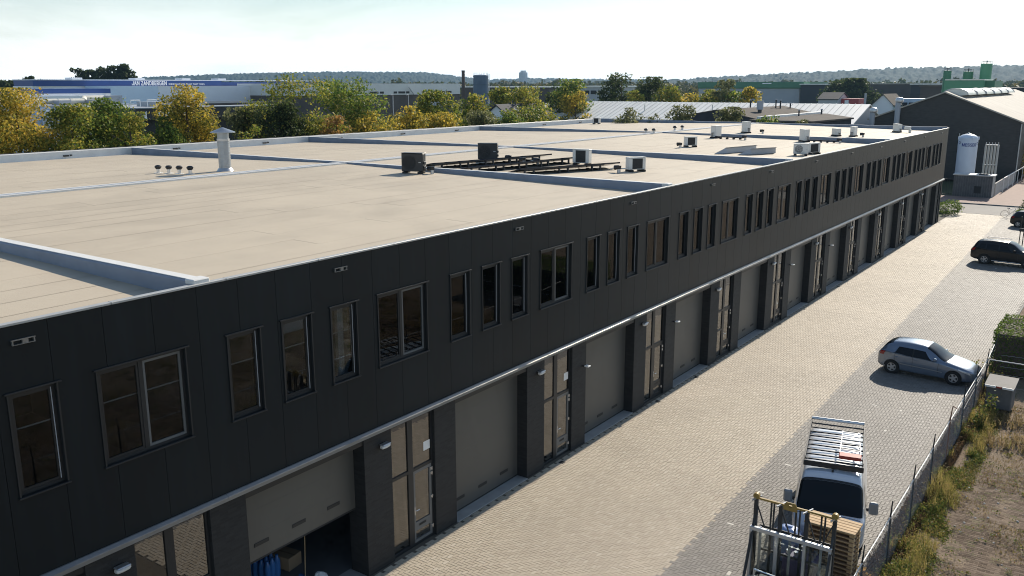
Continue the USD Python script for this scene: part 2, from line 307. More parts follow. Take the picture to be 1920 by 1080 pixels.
USED = {}
def path_for(name, parent=None):
    base = (str(parent.GetPath()) if parent is not None else '/World') + '/' + name
    k = USED.get(base, 0); USED[base] = k + 1
    return base if k == 0 else f'{base}_{k:03d}'
def put(name, mesh, m, parent=None, smooth=False, kind=None, label=None, rnd=None):
    me = usdkit.mesh(stage, path_for(name, parent), mesh, MATS[m] if isinstance(m, str) else m, smooth=smooth)
    p = me.GetPrim()
    if rnd is not None and smooth is False: UsdGeom.PrimvarsAPI(p).CreatePrimvar('rnd', Sdf.ValueTypeNames.FloatArray, 'vertex').Set(Vt.FloatArray.FromNumpy(np.asarray(rnd, np.float32)))
    if kind: p.SetCustomDataByKey('kind', kind)
    if label: p.SetCustomDataByKey('label', label)
    return p
def tag(p, label, cat, group=None, kind=None):
    p.SetCustomDataByKey('label', label); p.SetCustomDataByKey('category', cat)
    if group: p.SetCustomDataByKey('group', group)
    if kind: p.SetCustomDataByKey('kind', kind)
    return p
def thing(name, label, cat, loc=(0, 0, 0), rotz=0.0, group=None):
    x = UsdGeom.Xform.Define(stage, path_for(name)); x.AddTranslateOp().Set(Gf.Vec3d(*map(float, loc)))
    if rotz: x.AddRotateZOp().Set(math.degrees(rotz))
    return tag(x.GetPrim(), label, cat, group)
def dup(root, label, loc, rotz=0.0, group=None):
    was = root.GetCustomData()
    import re
    nm = re.sub(r'_\d{3}$', '', root.GetName())
    r = thing(nm, label, was['category'], loc, rotz, group or was.get('group'))
    r.GetReferences().AddInternalReference(root.GetPath()); r.SetInstanceable(True)
    return r
# ================================================================== GROUND
g = MB(); g.quad((-4500, -300, -0.30), (1500, -300, -0.30), (1500, 6500, -0.30), (-4500, 6500, -0.30)); g.build('ground', 'grass_ground', kind='structure')
XP = -4.62                                    # paving ends here, at the fence
g = MB(); g.box(-15.6, XP - 0.1, -6, 97.95, -0.5, -0.014); g.build('paving_bed', 'sand_joint', kind='structure')
g = MB(); g.cbox(XP - 0.1, XP, -6, 97.9, -0.4, 0.035, 0.01); g.build('edge_kerb', 'kerb', kind='structure')
g = MB(); g.box(XP, 45, -6, 42.4, -0.5, -0.02); g.build('field', 'field_soil', kind='structure')
g = MB(); g.box(XP, 45, 42.4, 97.9, -0.5, -0.03); g.build('verge', 'field_soil', kind='structure')
g = MB(); g.box(-130, 60, 98.15, 105.7, -0.4, -0.02); g.build('road', 'asphalt', kind='structure')
g = MB(); g.cbox(-130, 60, 97.95, 98.15, -0.4, 0.0, 0.01); g.build('road_kerb', 'kerb', kind='structure')
g = MB(); g.cbox(-130, 60, 105.7, 105.9, -0.4, 0.1, 0.01); g.build('road_kerb', 'kerb', kind='structure')
g = MB(); g.box(-130, -13.7, 105.9, 111.9, -0.4, 0.085); g.box(-13.7, -8.5, 105.9, 140, -0.4, 0.07); g.build('pavement', 'red_paving', kind='structure')
g = MB(); g.box(-8.5, 60, 105.9, 300, -0.4, -0.01); g.build('verge', 'field_soil', kind='structure')

# herringbone pavers: real bricks, joints open between them
rngp = np.random.default_rng(5)
W = 0.1052
def bx_edge(y): return -8.78 - 0.0205 * (y - 10)
brick_v = {}
def bricks():
    n0, n1 = int(12 / W), int(97.9 / W); c0, c1 = int(-15.1 / W), int((XP - 0.1) / W)
    C, R = np.meshgrid(np.arange(c0 - 2, c1 + 2), np.arange(n0, n1), indexing='ij')
    k = (C - R) % 4
    out = []
    for kk, dx, dy in ((0, 2, 1), (3, 1, 2)):
        m = k == kk; c, r = C[m], R[m]
        x0, y0 = c * W, r * W; x1, y1 = (c + dx) * W, (r + dy) * W
        out.append(np.stack([x0, x1, y0, y1], 1))
    b = np.vstack(out)
    b = b[(b[:, 0] > -15.11) & (b[:, 1] < XP - 0.1) & (b[:, 3] < 97.9)]
    # drop what the photograph cannot show (off the left lower edge)
    return b
BR = bricks()
def brick_mesh(b, rng, lo=True):
    n = len(b); gap, ch = 0.0035, 0.006
    x0, x1, y0, y1 = b[:, 0] + gap, b[:, 1] - gap, b[:, 2] + gap, b[:, 3] - gap
    z = rng.normal(0, 0.0011, n); tl = rng.normal(0, 0.0009, (n, 2)); zb = np.full(n, -0.03)
    def ring(x0, x1, y0, y1, z, t=True):
        return [np.stack([x, y, z + (tl[:, 0] * sx + tl[:, 1] * sy if t else 0)], 1) for x, y, sx, sy in ((x0, y0, -1, -1), (x1, y0, 1, -1), (x1, y1, 1, 1), (x0, y1, -1, 1))]
    v = np.stack(ring(x0, x1, y0, y1, zb, False) + ring(x0, x1, y0, y1, z - ch) + ring(x0 + ch, x1 - ch, y0 + ch, y1 - ch, z), 1)   # n,12,3
    q = [(8, 9, 10, 11)] + [(a + o, (a + 1) % 4 + o, (a + 1) % 4 + 4 + o, a + 4 + o) for o in (0, 4) for a in range(4)]
    f = np.array([t for a, b_, c, d in q for t in ((a, b_, c), (a, c, d))])
    return v.reshape(-1, 3), (f[None] + 12 * np.arange(n)[:, None, None]).reshape(-1, 3)
cx, cy = (BR[:, 0] + BR[:, 1]) / 2, (BR[:, 2] + BR[:, 3]) / 2
grey = cx > bx_edge(cy)
white = grey & ((np.floor(cy / 2.55 + 0.02) != np.floor((cy - 0.105) / 2.55 + 0.02)) & ((np.floor(cx / W) % 9) == 0))
ctr = (np.stack([cx, cy, 0 * cx], 1) - [0, 0, CAM_H]); dep = ctr @ fwd; px = FPX * (ctr @ rgt) / dep; py = -FPX * (ctr @ upv) / dep
inview = (np.abs(px) < 985) & (py < 560) & (dep > 0)
rank = np.where(inview & ~white, dep, 1e9); first = np.argsort(rank)[:300]
sel = np.zeros(len(BR), bool); sel[first] = True
yard = thing('paving', 'beige and grey herringbone brick paving of the yard along the dark building', 'paving')
yard.SetCustomDataByKey('kind', 'structure')
for i in first: MB().add(*brick_mesh(BR[i:i + 1], rngp), per=12).build('brick', 'paver_grey' if grey[i] else 'paver_beige', yard)
keep = ~sel & (np.abs(px) < 1500)
MB().add(*brick_mesh(BR[keep & ~grey], rngp), per=12).build('beige_bricks', 'paver_beige', yard, kind='stuff')
MB().add(*brick_mesh(BR[keep & grey & ~white], rngp), per=12).build('grey_bricks', 'paver_grey', yard, kind='stuff')
MB().add(*brick_mesh(BR[keep & white], rngp), per=12).build('white_bricks', 'paver_white', yard, kind='stuff')

# drain grates and a few dark gullies along the foot of the building, part of the paving
for k in range(12):
    for dy, w_ in (((-1.97 + 7.9, 0.20),) if k % 3 else ((2.4, 0.24),)):
        yy = 17.87 + 7.275 * (k - 1) + dy
        if yy < 96: MB().cbox(-14.93, -14.75, yy - w_ / 2, yy + w_ / 2, -0.02, 0.006, 0.003).build('drain_grate', 'rubber', yard)
# ================================================================== THE DARK COMMERCIAL BUILDING
XU, XBK, XG, XD, XREAR = -15.0, -15.1, -15.2, -15.48, -52.0
P0, PITCHU, NU = 17.87, 7.275, 12
S = [P0 + PITCHU * k for k in range(-3, 10)]       # unit starts, -3.95 ... 83.35
YB0, YB1 = S[0], 90.0
bld = thing('commercial_building', 'long two storey dark anthracite business building with flat beige roof and row of windows', 'building')
ZT, ZL = 8.65, 4.05
WIN = [(0.34, 1.16), (1.77, 2.60), (3.22, 4.03), (4.78, 6.60)]
WZ0, WZ1 = 5.60, 7.45
wins = []
for k, s in enumerate(S):
    for q, (a, b) in enumerate(WIN):
        if s + b < YB1 - 0.6 and s + b > 0.5: wins.append((s + a, s + b, q == 3, k))
holes = [sbox(a, WZ0, b, WZ1) for a, b, _, _ in wins]
# upper cladding panels, one mesh each, with open joints
y = 29.0 - 0.985 * 33
joints = []
while y < YB1: joints.append(y); y += 0.985
joints.append(YB1)
fx = lambda v: np.stack([v[:, 2], v[:, 0], v[:, 1]], 1)      # (y, z, depth) -> world
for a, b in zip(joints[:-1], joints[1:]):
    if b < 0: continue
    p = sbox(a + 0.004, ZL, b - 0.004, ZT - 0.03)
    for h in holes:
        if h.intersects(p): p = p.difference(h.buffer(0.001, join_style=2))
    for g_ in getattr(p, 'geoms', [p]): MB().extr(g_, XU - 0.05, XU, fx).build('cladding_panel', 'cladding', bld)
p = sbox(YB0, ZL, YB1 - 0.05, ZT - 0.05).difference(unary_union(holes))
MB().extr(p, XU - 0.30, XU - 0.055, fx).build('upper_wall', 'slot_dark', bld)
# windows of the upper storey
for a, b, wide, k in wins:
    f = MB(); t = 0.055; x0, x1 = XU - 0.14, XU - 0.065
    for (y0, y1, z0, z1) in ((a, b, WZ0, WZ0 + t), (a, b, WZ1 - t, WZ1), (a, a + t, WZ0 + t, WZ1 - t), (b - t, b, WZ0 + t, WZ1 - t)): f.box(x0, x1, y0, y1, z0, z1)
    # thin flashing frame standing proud of the panels
    for (y0, y1, z0, z1) in ((a - 0.03, a, WZ0, WZ1), (b, b + 0.03, WZ0, WZ1)): f.box(XU - 0.04, XU + 0.022, y0, y1, z0, z1)
    m = (a + b) / 2
    if wide: f.box(x0, x1, m - 0.06, m + 0.03, WZ0 + t, WZ1 - t)
    w = f.build('window', 'frame_dark', bld)
    MB().cbox(XU - 0.05, XU + 0.05, a - 0.05, b + 0.05, WZ0 - 0.035, WZ0 - 0.002, 0.006).build('sill', 'frame_grey' if False else 'frame_dark', w)
    MB().cbox(XU - 0.05, XU + 0.045, a - 0.07, b + 0.09, WZ1 + 0.002, WZ1 + 0.035, 0.006).build('head_flashing', 'frame_dark', w)
    gy = [(a + t, b - t)] if not wide else [(a + t, m - 0.06), (m + 0.03, b - t)]
    for j, (y0, y1) in enumerate(gy):
        sashy = (j == 1) or not wide
        s_ = MB(); ts = 0.05
        xs0, xs1 = XU - 0.125, XU - 0.075
        for (u0, u1, z0, z1) in ((y0, y1, WZ0 + t, WZ0 + t + ts), (y0, y1, WZ1 - t - ts, WZ1 - t), (y0, y0 + ts, WZ0 + t + ts, WZ1 - t - ts), (y1 - ts, y1, WZ0 + t + ts, WZ1 - t - ts)): s_.box(xs0, xs1, u0 + .001, u1 - .001, z0, z1)
        s_.build('sash', 'frame_grey' if (wide and j == 1 and k in (1, 2, 3)) else 'frame_dark', w)
        if not wide and k in (1, 2, 3, 4): MB().box(XU - 0.0745, XU - 0.066, y1 - 0.016, y1 - 0.002, WZ0 + 0.07, WZ1 - 0.07).build('glazing_bead', 'wall_lightgrey', w)
        MB().box(XU - 0.106, XU - 0.098, y0 + ts, y1 - ts, WZ0 + t + ts, WZ1 - t - ts).build('pane', 'pane', w)
        # safety rail behind the glass
    MB().tube([(XU - 0.17, a + 0.02, WZ0 + 1.16), (XU - 0.17, b - 0.02, WZ0 + 1.16)], 0.014, 6).build('guard_rail', 'white_paint', w)
    q_ = (k * 7 + int(a * 10)) % 9
    if not wide and abs(a - S[k] - 3.22) < 0.05 and k in (2, 3, 5, 8): MB().box(XU - 0.42, XU - 0.32, b - 0.32, b - 0.14, WZ0 - 0.3, WZ1 - 0.1).build('room_column', 'white_paint', w)
    if q_ in (2, 5): MB().box(XU - 0.155, XU - 0.145, a + 0.06, b - 0.06, WZ1 - (0.35 if q_ == 2 else 0.7), WZ1 - 0.06).build('roller_blind', 'wall_lightgrey', w)
# air bricks / overflow spouts near the top edge
for k, s in enumerate(S):
    yy = s + 3.57 + (0.3 if k == 0 else 0)
    if yy < 0: continue
    v = MB(); v.box(XU - 0.02, XU + 0.05, yy - 0.19, yy + 0.19, 8.275, 8.285)
    for q in (-0.19, -0.02, 0.17): v.box(XU - 0.02, XU + 0.045, yy + q, yy + q + 0.02, 8.285, 8.355)
    v.box(XU - 0.02, XU + 0.055, yy - 0.20, yy + 0.20, 8.355, 8.366); v.box(XU - 0.02, XU + 0.04, yy + 0.0, yy + 0.08, 8.285, 8.355)
    v.build('overflow_spout', 'ledge_metal', bld)
# bright drip ledge under the cladding, one length per unit
for s in S:
    a, b = max(s, 0), min(s + PITCHU, YB1 + 0.05)
    if b < 1: continue
    pr = Polygon([(XU - 0.35, ZL - 0.10), (XU + 0.11, ZL - 0.13), (XU + 0.11, ZL - 0.05), (XU + 0.03, ZL + 0.0), (XU - 0.35, ZL - 0.002)])
    MB().extr(pr, a + 0.004, b - 0.004, lambda v: np.stack([v[:, 0], v[:, 2], v[:, 1]], 1)).build('drip_ledge', 'ledge_metal', bld)
# roof edge trim
y = 1.0
while y < YB1:
    y1 = min(y + 2.5, YB1 + 0.04); MB().cbox(XU - 0.10, XU + 0.025, y + 0.004, y1 - 0.004, ZT - 0.035, ZT + 0.012, 0.008).build('roof_trim', 'roof_trim', bld); y = y1

# ground floor: brick piers, entrance doors and overhead doors
GZ = 3.80
OH = (0.58, 4.20); DR = (5.20, 6.93)
for k, s in enumerate(S):
    nxt = s + PITCHU
    if nxt < 2: continue
    last = k == NU
    # pier between overhead door and entrance, pier after entrance (runs to the next unit)
    MB().cbox(XD - 0.25, XBK, s + OH[1], s + DR[0], 0, GZ + 0.12, 0.006).build('brick_pier', 'pier_brick', bld)
    if not last: MB().cbox(XD - 0.25, XBK, s + DR[1], min(nxt + OH[0], YB1 - .1), 0, GZ + 0.12, 0.006).build('brick_pier', 'pier_brick', bld)
    if k == 0: continue
    # lintel over both openings
    MB().box(XD - 0.2, XBK - 0.03, s + OH[0], s + OH[1], 3.66, GZ + 0.13).build('lintel', 'frame_dark', bld)
    # overhead door
    z0 = 1.87 if k == 2 else 0.06
    dx0, dx1 = XD - 0.05, XD
    d = MB(); hz = 0.61; z = z0
    while z < 3.66:
        z1 = min(z + hz, 3.68); d.cbox(dx0, dx1, s + OH[0] + 0.01, s + OH[1] - 0.01, z + 0.0003, z1 - 0.0003, 0.0012); z = z1
    dd = d.build('overhead_door', 'door_panel', bld)
    for q in ((0.86, 1.28), (1.98, 2.40), (3.10, 3.52)):
        MB().cbox(XD - 0.005, XD + 0.012, s + OH[0] + q[0] - 0.45, s + OH[0] + q[1] - 0.45, z0 + 0.31, z0 + 0.405, 0.005).build('vent_slot', 'slot_dark', dd)
    MB().box(XD - 0.05, XD + 0.004, s + OH[0], s + OH[1], z0 - 0.045, z0).build('bottom_seal', 'rubber', dd)
    MB().cbox(XD - 0.3, XBK + 0.04, s + OH[0] + .003, s + OH[1] - .003, -0.2, 0.018, 0.006).build('door_sill', 'concrete', bld)
    # entrance: glazed frame with transom, side light left and door right
    if last: pass
    e0, e1 = s + DR[0], s + DR[1]; em = s + 6.0; x0, x1 = XG - 0.06, XG + 0.02
    f = MB()
    for (y0, y1, z0_, z1_) in ((e0, e1, 0.0, 0.07), (e0, e1, 3.74, GZ + 0.12), (e0, e0 + 0.05, 0.07, 3.74), (e1 - 0.07, e1, 0.07, 3.74), (em - 0.10, em + 0.10, 0.07, 3.74), (e0 + 0.05, em - 0.10, 2.22, 2.31), (em + 0.10, e1 - 0.07, 2.22, 2.31)): f.box(x0, x1, y0, y1, z0_, z1_)
    if k == 5: f.box(x0, x1, e0 + 0.05, em - 0.1, 1.3, 1.37)
    ed = f.build('entrance_door', 'frame_dark', bld)
    for (y0, y1, z0_, z1_) in ((e0 + 0.05, em - 0.10, 0.07, 2.22), (e0 + 0.05, em - 0.10, 2.31, 3.74), (em + 0.10, e1 - 0.07, 2.31, 3.74)): MB().box(XG - 0.024, XG - 0.012, y0, y1, z0_, z1_).build('pane', 'door_pane', ed)
    lf = MB(); a0, a1 = em + 0.105, e1 - 0.075
    for (y0, y1, z0_, z1_) in ((a0, a1, 0.075, 0.16), (a0, a1, 2.13, 2.215), (a0, a0 + 0.06, 0.16, 2.13), (a1 - 0.09, a1, 0.16, 2.13), (a0 + 0.06, a1 - 0.09, 0.42, 0.68)): lf.box(XG - 0.05, XG + 0.012, y0, y1, z0_, z1_)
    lf.build('door_leaf', 'frame_grey' if k in (2, 3) else 'frame_dark', ed)
    for (y0, y1, z0_, z1_) in ((a0 + 0.06, a1 - 0.09, 0.68, 2.13), (a0 + 0.06, a1 - 0.09, 0.16, 0.42)): MB().box(XG - 0.024, XG - 0.012, y0, y1, z0_, z1_).build('pane', 'door_pane', ed)
    MB().cbox(XG + 0.012, XG + 0.02, a0 + 0.19, a0 + 0.48, 0.53, 0.60, 0.003).build('letter_slot', 'slot_dark', ed)
    h = MB(); h.cbox(XG + 0.012, XG + 0.022, a0 + 0.015, a0 + 0.045, 0.92, 1.15, 0.004); h.tube([(XG + 0.02, a0 + 0.03, 1.06), (XG + 0.07, a0 + 0.03, 1.06), (XG + 0.07, a0 + 0.16, 1.06)], 0.011, 6); h.build('door_handle', 'chrome', ed)
    for zz in (0.32, 1.22, 1.92, 2.06):
        hh = MB(); hh.cyl((XG + 0.035, a1 + 0.0, zz - 0.05), (XG + 0.035, a1 + 0.0, zz + 0.05), 0.014, n=8)
        for q in (-0.02, 0.02): hh.box(XG + 0.013, XG + 0.03, a1 - 0.05, a1 + 0.05, zz + q - 0.012, zz + q + 0.012)
        hh.build('hinge', 'chrome', ed)
    if k in (2, 3): MB().box(XG - 0.01, XG - 0.008, e1 - 0.36, e1 - 0.09, 2.66, 2.92).build('notice', 'sticker', ed)
# the last corner pier
MB().cbox(XD - 0.3, XBK, S[-1] + DR[1], 90.0, 0, GZ + 0.12, 0.006).build('brick_pier', 'pier_brick', bld) if S[-1] + DR[1] < 89.9 else None
MB().cbox(-15.62, XBK - 0.02, S[-1] + 5.9, 89.98, 0, GZ + 0.11, 0.006).build('brick_pier', 'pier_brick', bld)

# shell: floors, unit walls, rear and end walls; rooms behind the glass are real
sh = MB(); sh.box(XREAR + 0.3, XD - 0.06, YB0, YB1 - 0.35, -0.3, 0.01); sh.build('floor_slab', 'inner_floor', bld)
sh = MB(); sh.box(XREAR + 0.3, XU - 0.31, YB0, YB1 - 0.35, 3.82, 4.12); sh.build('storey_slab', 'inner_wall', bld)
for s in S[1:]: MB().box(XREAR + 0.3, XU - 0.5, s - 0.02, s + 0.16, 0.012, 8.2).build('unit_wall', 'inner_wall', bld)
MB().box(-23.2, -23.0, YB0, YB1 - 0.4, 4.13, 8.15).build('partition_wall', 'inner_wall', bld)
MB().box(-26.2, -26.0, YB0, YB1 - 0.4, 0.013, 3.81).build('partition_wall', 'inner_wall', bld)
MB().box(XREAR, XREAR + 0.28, YB0, YB1, 0, 8.4).build('rear_wall', 'dark_wall', bld)
MB().box(XREAR + 0.28, XU - 0.06, YB1 - 0.3, YB1 - 0.01, 0, 8.3).build('end_wall', 'cladding', bld)
MB().box(XREAR + 0.28, XU - 0.06, YB0, YB0 + 0.3, 0, 8.3).build('end_wall', 'cladding', bld)

# roof: two shallow slopes, felt strips laid along the building, ridge strip, upstands between compartments
XRG = -33.0
def rz(x): return 8.64 - 0.30 * min(abs(x - XRG) / 17.6, 1.12)
MB().add([(x, y, z) for x, z in ((XREAR + 0.3, 8.0), (XU - 0.06, 8.0), (XU - 0.06, rz(XU) - 0.05), (XRG, rz(XRG) - 0.05), (XREAR + 0.3, rz(XREAR) - 0.05)) for y in (YB0, YB1 - 0.02)],
         [(0, 2, 3), (0, 3, 1), (2, 4, 5), (2, 5, 3), (4, 6, 7), (4, 7, 5), (6, 8, 9), (6, 9, 7), (8, 0, 1), (8, 1, 9), (0, 8, 6), (0, 6, 4), (0, 4, 2), (1, 3, 5), (1, 5, 7), (1, 7, 9)]).build('roof_slab', 'roof_grey', bld)
CUTS = [YB0 + 0.02, 10.29, 31.69, 46.18, 67.41, 89.62]
rngr = np.random.default_rng(3)
for c0, c1 in zip(CUTS[:-1], CUTS[1:]):
    y0 = c0 + 0.34; y1 = c1
    for side in (-1, 1):
        xs = np.arange(0.30, 18.2, 1.0)
        for xa in xs:
            xb = min(xa + 1.04, 17.9 if side > 0 else 18.7)
            if xb - xa < 0.2: continue
            xw0, xw1 = XRG + side * xa, XRG + side * xb
            lift = 0.003 + 0.002 * (rngr.random() < 0.5)
            za, zb = rz(xw0) + lift, rz(xw1) + lift
            # each roll is cut once, at its own place: a lap joint shows there
            cut = y0 + (y1 - y0) * rngr.uniform(0.2, 0.8)
            m = MB()
            for u0, u1, dz in ((y0, cut + 0.05, 0.0), (cut, y1, 0.003)):
                w0, w1 = (xw0, xw1) if side > 0 else (xw1, xw0); a, b = (za, zb) if side > 0 else (zb, za)
                top = [(w0, u0, a + dz), (w1, u0, b + dz), (w1, u1, b + dz), (w0, u1, a + dz)]
                m.add(top + [(x, y, z - 0.009) for x, y, z in top], [(0, 1, 2, 3), (4, 7, 6, 5), (0, 4, 5, 1), (1, 5, 6, 2), (2, 6, 7, 3), (3, 7, 4, 0)])
            m.build('felt_strip', 'roof_felt', bld)
    r = MB(); r.cbox(XRG - 0.26, XRG + 0.26, y0 + 0.01, y1 - 0.01, 8.60, 8.70, 0.012); rp = r.build('ridge_strip', 'roof_grey', bld)
    for sx in (-1, 1): MB().box(XRG + sx * 0.25 - 0.07, XRG + sx * 0.25 + 0.07, y0 + 0.02, y1 - 0.02, 8.61, 8.708).build('ridge_edge', 'roof_grey_light', rp)
for c in CUTS[1:-1]:
    p = MB(); p.cbox(XREAR + 0.32, XU - 0.10, c, c + 0.33, 8.05, 8.715, 0.03); u = p.build('upstand', 'upstand_grey', bld)
    MB().cbox(XREAR + 0.32, XU - 0.12, c + 0.05, c + 0.30, 8.716, 8.73, 0.005).build('upstand_cap', 'roof_grey_light', u)
    MB().cbox(XU - 0.32, XU - 0.03, c - 0.02, c + 0.36, ZT - 0.02, 8.745, 0.02).build('end_cap', 'roof_grey_light', u)
p = MB(); p.cbox(XREAR + 0.0, XREAR + 0.32, YB0, YB1, 8.05, 8.76, 0.03); bp = p.build('rear_parapet', 'roof_grey_light', bld)
MB().cbox(XREAR - 0.03, XREAR + 0.12, YB0, YB1, 8.761, 8.79, 0.01).build('parapet_trim', 'frame_dark', bp)
p = MB(); p.cbox(XREAR + 0.33, XU - 0.10, YB1 - 0.36, YB1 - 0.02, 8.05, 8.74, 0.03); p.build('end_parapet', 'upstand_grey', bld)
for s in S:
    for q in (2.2,):
        v = MB(); v.cbox(XREAR + 0.30, XREAR + 0.40, s + q, s + q + 0.32, 8.44, 8.53, 0.01); v.cbox(XREAR + 0.31, XREAR + 0.39, s + q + 0.4, s + q + 0.52, 8.46, 8.54, 0.01); v.build('overflow_drain', 'slot_dark', bld)

# wall lamps by the doors, security lamps, stickers
def lamp_proto(label, loc):
    t = thing('wall_lamp', label, 'wall lamp', loc, 0, 'wall lamps beside the entrance doors')
    b = MB(); b.cbox(0, 0.05, -0.07, 0.07, -0.07, 0.07, 0.01); b.build('bracket', 'black_plastic', t)
    h = MB(); pr = [(0.0, -0.15), (0.05, -0.15), (0.075, -0.12), (0.085, 0), (0.075, 0.12), (0.05, 0.15), (0.0, 0.15)]
    h.lathe(pr, 14); h.v = [np.stack([v[:, 0] * 0.9 + 0.11, v[:, 2], v[:, 1] * 0.75], 1) for v in h.v]; h.build('lamp_shade', 'lamp_glass', t, smooth=40)
    l = MB(); l.cbox(0.03, 0.19, -0.145, 0.145, 0.035, 0.07, 0.015); l.build('cover', 'alu', t)
    return t
ords = ['', 'nearest the camera at the lower left', 'between the half open overhead door and its entrance', 'by the third glazed entrance from the camera'] + [f'by the {w} glazed entrance from the camera' for w in ('fourth', 'fifth', 'sixth', 'seventh', 'eighth', 'ninth', 'tenth')] + ['by the last glazed entrance at the far end'] * 2
proto = None
for k, s in enumerate(S):
    if k == 0 or k == 12: continue
    lab = 'white wall lamp on the brick pier ' + ords[k]
    loc = (XBK, s + 4.86, 3.46)
    proto = lamp_proto(lab, loc) if proto is None else dup(proto, lab, loc)
for k in (3, 4, 6, 7):
    t = thing('security_lamp', f'small white flood lamp on the brick pier right of the {["third", "fourth", "", "sixth", "seventh"][k - 3]} entrance door', 'security lamp', (XBK, S[k] + 7.60, 2.95), 0, 'flood lamps right of the doors')
    b = MB(); b.cbox(0, 0.16, -0.03, 0.03, -0.03, 0.02, 0.01); b.build('arm', 'black_plastic', t)
    b = MB(); b.cbox(0.12, 0.3, -0.09, 0.09, 0.0, 0.05, 0.015); b.build('lamp_head', 'white_paint', t)
t = thing('notice_board', 'white notice plate with a dark mark on the edge of the third overhead door', 'notice', (XD, S[4] + 0.62, 1.72))
MB().cbox(0.003, 0.02, 0, 0.24, -0.22, 0.22, 0.004).build('plate', 'sticker', t)
MB().cbox(0.0205, 0.026, 0.06, 0.18, 0.02, 0.14, 0.002).build('mark', 'slot_dark', t)

# goods inside the half open unit
u2 = S[2]
t = thing('bottle_pack', 'blue pack of bottled water on the floor inside the half open door', 'bottle pack', (-17.6, u2 + 2.4, 0.02), 0.2)
rb = np.random.default_rng(8)
for i in range(4):
    for j in range(3):
        b = MB(); b.lathe([(0, 0), (0.085, 0), (0.085, 0.42), (0.04, 0.52), (0.04, 0.58), (0, 0.58)], 10, (i * 0.19, j * 0.19, 0)); b.build('bottle', 'blue_bottle', t, smooth=40)
t = thing('cardboard_box', 'brown cardboard box beside the blue bottles inside the half open door', 'box', (-17.3, u2 + 3.35, 0.02), 0.15)
MB().cbox(-0.3, 0.3, -0.25, 0.25, 0, 0.36, 0.01).build('carton', 'cardboard', t)
MB().box(-0.31, 0.31, -0.02, 0.02, 0.355, 0.365).build('flap_tape', 'wood_dark', t)
t = thing('broom', 'broom with a long wooden handle leaning inside the half open door', 'broom', (-16.35, u2 + 3.15, 0.02))
MB().cyl((0, 0, 0.08), (-0.45, 0.45, 1.35), 0.014, n=6).build('handle', 'wood', t)
MB().cbox(-0.22, 0.22, -0.05, 0.05, 0, 0.09, 0.02).build('brush', 'blue_bottle', t)
t = thing('plastic_sack', 'crumpled white plastic sack on the floor at the half open door', 'sack', (-15.95, u2 + 3.3, 0.02))
b = MB(); ic = trimesh.creation.icosphere(2); v = np.array(ic.vertices); v = v * (0.13 + 0.08 * meshkit.noise(v * 2.5, 3)[:, None]) * [1, 1.1, 0.9] + [0, 0, 0.11]; b.add(v, ic.faces); b.build('bag', 'sticker', t)
MB().cbox(-.03, .03, -.03, .03, 0.2, 0.27, 0.01).build('knot', 'sticker', t)
